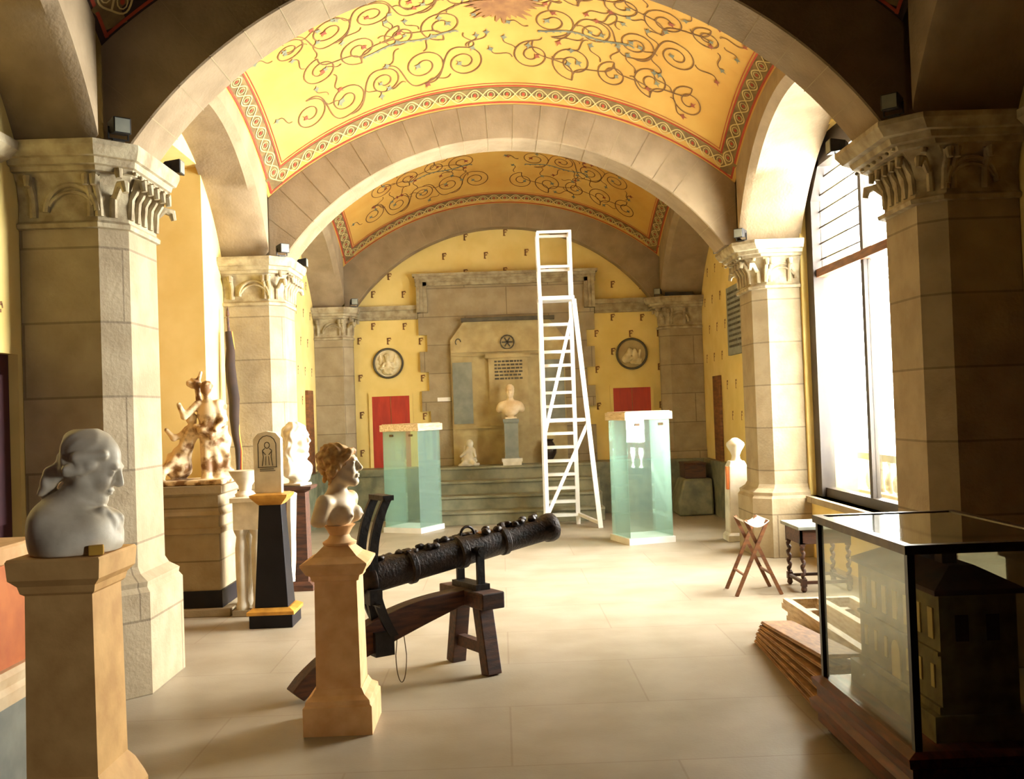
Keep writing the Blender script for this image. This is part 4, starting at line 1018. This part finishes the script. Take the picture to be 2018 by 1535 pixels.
# furled flag leaning on the pillar
t = thing('furled_flag', 'furled dark flag with red and yellow edge leaning on the left pillar', 'flag', (-2.64, 9.93, 0))
m = MB(); m.tube([(.06, -.02, .0), (-.06, .08, 2.62)], .014); m.lathe([(.001, 2.62), (.02, 2.65), (.012, 2.70), (.001, 2.74)], (-.06, .08), 10); m.build('flag_pole', 'darkwood', t)
for mi, (dx, r0, ma) in enumerate(((0, .055, 'flagdark'), (.04, .022, 'flagred'), (.058, .012, 'flagyellow'))):
    path = [(-.05+dx*.6+.10*k/10+.01*math.sin(k*2), .05-.08*k/10, 2.48-.17*k) for k in range(11)]; m = MB(); m.tube(path, [r0*(.35+.65*math.sin(math.pi*min(1, (k+1.2)/9))) for k in range(11)], 12); m.build('flag_cloth' if mi == 0 else 'flag_stripe', ma, t, True)

# dark wooden stand with the glaring white bust
t = thing('wooden_bust_stand', 'dark wooden stand behind the curly haired bust', 'stand', (-1.93, 9.35, 0))
m = MB(); m.loft([[(a*w, b*w, z) for a, b in ((-1,-1),(1,-1),(1,1),(-1,1))] for w, z in ((.16, 0), (.16, .05), (.12, .08))]); m.build('stand_base', 'darkwood', t)
m = MB(); m.loft([[(a*w, b*w, z) for a, b in ((-1,-1),(1,-1),(1,1),(-1,1))] for w, z in ((.11, .08), (.10, .9))]); m.build('shaft', 'darkwood', t)
m = MB(); m.loft([[(a*w, b*w, z) for a, b in ((-1,-1),(1,-1),(1,1),(-1,1))] for w, z in ((.10, .9), (.16, .93), (.17, .96))]); m.build('stand_top', 'darkwood', t)
S = Sculpt(); S.frame(); hp = (.02, 0, .44)
S.ell((0, 0, .16), (.12, .19, .11), .03, wav=(.006, 40)); S.ell((.05, 0, .12), (.08, .12, .10), .04, wav=(.006, 50)); S.cap((0, 0, .22), (.01, 0, .36), .07, .055, .04); S.cap((0, 0, .09), (0, 0, .0), .06, .08, .03); S.box((0, 0, .012), (.1, .1, .014), .004, .01)
head(S, hp, sc=1.08); S.frame(hp, 0, 0, 0, 1.08); S.ell((-.035, 0, .04), (.115, .105, .105), .02, wav=(.007, 60))
for s in (-1, 1):
    S.cap((.0, s*.09, .02), (-.02, s*.11, -.14), .045, .05, .02, wav=(.007, 60))
S.cap((-.09, 0, 0), (-.10, 0, -.17), .06, .06, .03, wav=(.007, 60))
o = sculpted('marble_bust', S, (-.2, -.24, 0), (.2, .24, .64), .0082, 'marble', None, (-1.92, 9.35, .96), math.radians(-20)); tag(o, 'brilliant white bust with a full wig beside the second left pillar', 'bust')

# ------------------------------------------------------------------ right side: white stele, folding stand, twisted leg table
t = thing('white_herm', 'tall glaring white herm with flared top by the right pillar', 'statue', (2.71, 11.5, 0))
m = MB(); m.loft([[(a*w, b*w, z) for a, b in ((-1,-1),(1,-1),(1,1),(-1,1))] for w, z in ((.15, 0), (.15, .07), (.125, .10), (.115, .60), (.105, .86), (.08, .92))]); m.build('shaft', 'marble', t, bevel=.01)
m = MB(); m.lathe([(.085, .90), (.05, .94), (.045, .98), (.06, 1.02), (.09, 1.07), (.105, 1.10), (.10, 1.125), (.06, 1.16), (.03, 1.18), (.001, 1.185)], n=28); m.build('flared_top', 'marble', t, True)
m = MB(); m.box((-.14, -.13, .60), (-.118, -.06, .86)); m.build('orange_side_strip', 'orange', t)

t = thing('folding_stand', 'folding wooden X frame stand on the bright floor near the window', 'stand', (2.08, 8.32, 0), 0)
for yy in (-.14, .22):
    m = MB(); m.beam((-.19, yy, 0), (.09, yy, .62), .028, .022, side=(0,1,0)); m.build('leg', 'brownwood', t)
    m = MB(); m.beam((.19, yy+.025, 0), (-.09, yy+.025, .62), .028, .022, side=(0,1,0)); m.build('leg', 'brownwood', t)
for x in ((-.115, .17), (.115, .17)):
    m = MB(); m.beam((x[0], -.14, x[1]), (x[0], .245, x[1]), .016, .016); m.build('crossbar', 'brownwood', t)
m = MB(); rings = []
for k in range(9): xx = -.10+.2*k/8; rings.append([(xx, -.16, .62-.05*math.sin(math.pi*k/8)), (xx, .26, .62-.05*math.sin(math.pi*k/8)), (xx, .26, .612-.05*math.sin(math.pi*k/8)), (xx, -.16, .612-.05*math.sin(math.pi*k/8))])
m.loft(rings); m.build('canvas_seat', 'white', t)

t = thing('twisted_leg_table', 'small dark table with barley twist legs behind the glass display case', 'table', (2.66, 8.45, 0))
m = MB(); m.box((-.24, -.26, .52), (.24, .26, .55)); m.build('table_top', 'bluegrey', t, bevel=.006)
m = MB(); m.box((-.21, -.22, .40), (.21, -.20, .52)); m.box((-.21, .20, .40), (.21, .22, .52)); m.box((-.21, -.22, .40), (-.19, .22, .52)); m.box((.19, -.22, .40), (.21, .22, .52)); m.build('apron', 'darkwood', t)
for lx in (-.19, .19):
    for ly in (-.20, .20):
        m = MB(); m.tube([(lx+.009*math.cos(k*.9), ly+.009*math.sin(k*.9), .10+.29*k/28) for k in range(29)], [.016+.003*math.sin(k*1.8) for k in range(29)], 10); m.box((lx-.022, ly-.022, .05), (lx+.022, ly+.022, .11)); m.box((lx-.02, ly-.02, .38), (lx+.02, ly+.02, .41)); m.lathe([(.012, 0), (.026, .02), (.02, .05)], (lx, ly), 12); m.build('leg', 'darkwood', t, True)
for p, q in (((-.19, -.20), (.19, -.20)), ((-.19, .20), (.19, .20)), ((-.19, -.20), (-.19, .20)), ((.19, -.20), (.19, .20))):
    m = MB(); m.beam((p[0], p[1], .08), (q[0], q[1], .08), .025, .025); m.build('stretcher', 'darkwood', t)

# ------------------------------------------------------------------ glass display case with the building model
cx0, cx1, cy0, cy1 = 1.505, 2.17, 3.72, 4.80; zt, zb = 1.04, .27
t = thing('glass_display_case', 'large dark framed glass display case on a wooden base at the right', 'display case', (cx0, cy0, 0))
o3 = Vector((cx0, cy0, 0)); X, Y = cx1-cx0, cy1-cy0
m = MB(); fr_ = lambda z, e: [(-e, -e, z), (X+e, -e, z), (X+e, Y+e, z), (-e, Y+e, z)]
m.loft([fr_(z, e) for z, e in ((.05, .02), (.10, .02), (.11, .045), (.15, .05), (.17, .02), (.21, .02), (.22, .035), (.255, .04), (.27, .0))]); m.build('wooden_base', 'redwood', t)
for px_, py_ in ((.05, .05), (X-.05, .05), (.05, Y-.05), (X-.05, Y-.05)):
    m = MB(); m.lathe([(.025, 0), (.045, .02), (.035, .05)], (px_, py_), 14); m.build('foot', 'caseblack', t, True)
w = .028
for px_, py_ in ((0, 0), (X, 0), (0, Y), (X, Y)):
    ax0 = px_-(w if px_ > 0 else 0); ay0 = py_-(w if py_ > 0 else 0)
    m = MB(); m.box((ax0, ay0, zb), (ax0+w, ay0+w, zt-.03)); m.build('post', 'caseblack', t)
m = MB(); e = .012
m.box((-e, -e, zt-.035), (X+e, w, zt)); m.box((-e, Y-w, zt-.035), (X+e, Y+e, zt)); m.box((-e, w, zt-.035), (w, Y-w, zt)); m.box((X-w, w, zt-.035), (X+e, Y-w, zt)); m.build('top_frame', 'brass', t)
m = MB(); m.box((w, w, zt-.012), (X-w, Y-w, zt-.004)); m.build('top_glass', 'casetop', t)
for lo, hi in (((w, .010, zb), (X-w, .014, zt-.035)), ((w, Y-.014, zb), (X-w, Y-.010, zt-.035)), ((.010, w, zb), (.014, Y-w, zt-.035)), ((X-.014, w, zb), (X-.010, Y-w, zt-.035))):
    m = MB(); m.box(lo, hi); m.build('side_glass', 'glass', t)
t = thing('building_model', 'ochre and green model of a two storey building inside the glass case', 'model', (1.66, 3.82, zb))
D, Hh, Wd = .86, .56, .30                                             # length along y, height, depth along x
m = MB(); m.box((-.04, -.02, 0), (Wd+.04, D+.04, .10)); m.build('model_base', 'model', t)
m = MB(); m.box((0, 0, .10), (Wd, D, Hh)); m.build('walls', 'model', t)
m = MB(); m.loft([[(-.025, -.025, Hh), (Wd+.025, -.025, Hh), (Wd+.025, D+.025, Hh), (-.025, D+.025, Hh)], [(-.025, -.025, Hh+.02), (Wd+.025, -.025, Hh+.02), (Wd+.025, D+.025, Hh+.02), (-.025, D+.025, Hh+.02)], [(.10, .12, Hh+.09), (Wd-.10, .12, Hh+.09), (Wd-.10, D-.12, Hh+.09), (.10, D-.12, Hh+.09)]]); m.build('roof', 'modeldark', t)
for k in range(2):
    m = MB(); m.box((.10, .18+k*.4, Hh+.05), (.16, .25+k*.4, Hh+.17)); m.build('chimney', 'modeldark', t)
m = MB(); m.box((-.012, 0, .325), (0, D, .34)); m.box((-.012, 0, .10), (0, D, .13)); m.build('string_course', 'model', t)
for k in range(7):
    yy = .05+k*.118
    m = MB(); m.box((-.006, yy, .38), (.0, yy+.045, .50)); m.build('upper_window', 'modelpale', t)
    if k == 3: continue
    m = MB(); m.box((-.006, yy+.005, .19), (.0, yy+.035, .28)); m.build('lower_window', 'modelpale', t)
m = MB(); yy = .05+3*.118-.02; arc = [(yy, .11), (yy+.09, .11)]+[(yy+.045+.045*math.cos(a), .24+.05*math.sin(a)) for a in [math.pi*k/10 for k in range(11)]]
m.loft([[(-.008, a, z) for a, z in arc], [(0, a, z) for a, z in arc]]); m.build('arched_doorway', 'modelpale', t)
for k in range(2):
    m = MB(); m.box((.06+k*.12, -.005, .38), (.11+k*.12, 0, .48)); m.build('gable_window', 'modeldark', t)

# ------------------------------------------------------------------ boards and stretcher frames stacked on the floor
boards = [('undermost brown board of the stack behind the glass case', .26), ('brown board second from the floor behind the glass case', .25), ('brown board in the middle of the stack behind the glass case', .25),
          ('thin brown board fourth up in the stack behind the glass case', .23), ('light brown board fifth up in the stack behind the glass case', .22), ('topmost sunlit brown board of the stack behind the glass case', .20)]
for k, (lab, w_) in enumerate(boards):
    L_ = 1.56-.03*(k % 3); m = MB(); m.box((-w_/2, -L_, 0), (w_/2, 0, .022)); m.box((-w_/2-.006, -L_, .006), (-w_/2, 0, .014))
    o = m.build('wooden_board', 'boards', None, False, (1.765+.004*k, 6.60, .001+.0235*k), 0, .003); o.rotation_euler = (-math.radians(1.12*k), 0, math.radians(-2.6-.5*(k % 2)))
    tag(o, lab, 'board', 'boards stacked behind the glass case')
def frame(loc, rz, L_, W_f, h_, lab):
    t = thing('stretcher_frame', lab, 'frame', loc, math.radians(rz), 'wooden frames stacked behind the glass case'); w_ = .05
    for lo, hi in (((0, 0, 0), (w_, L_, h_)), ((W_f-w_, 0, 0), (W_f, L_, h_)), ((w_, 0, 0), (W_f-w_, w_, h_)), ((w_, L_-w_, 0), (W_f-w_, L_, h_)), ((W_f/2-w_/2, w_, 0), (W_f/2+w_/2, L_-w_, h_))):
        m = MB(); m.box(lo, hi); m.build('rail', 'paleboards', t)
for k, (dz, lab) in enumerate(((.0, 'lowest wooden frame lying on the floor behind the glass case'), (.042, 'second lowest wooden frame of the pile beside the brown boards'), (.084, 'middle wooden frame of the pile beside the brown boards'), (.126, 'second highest wooden frame of the pile beside the brown boards'), (.168, 'uppermost wooden frame catching window light beside the brown boards'))):
    frame((1.93+.004*k, 5.04+.03*(k % 2), dz), -1.5+.4*k, 2.00-.04*(k % 3), .50, .040, lab)
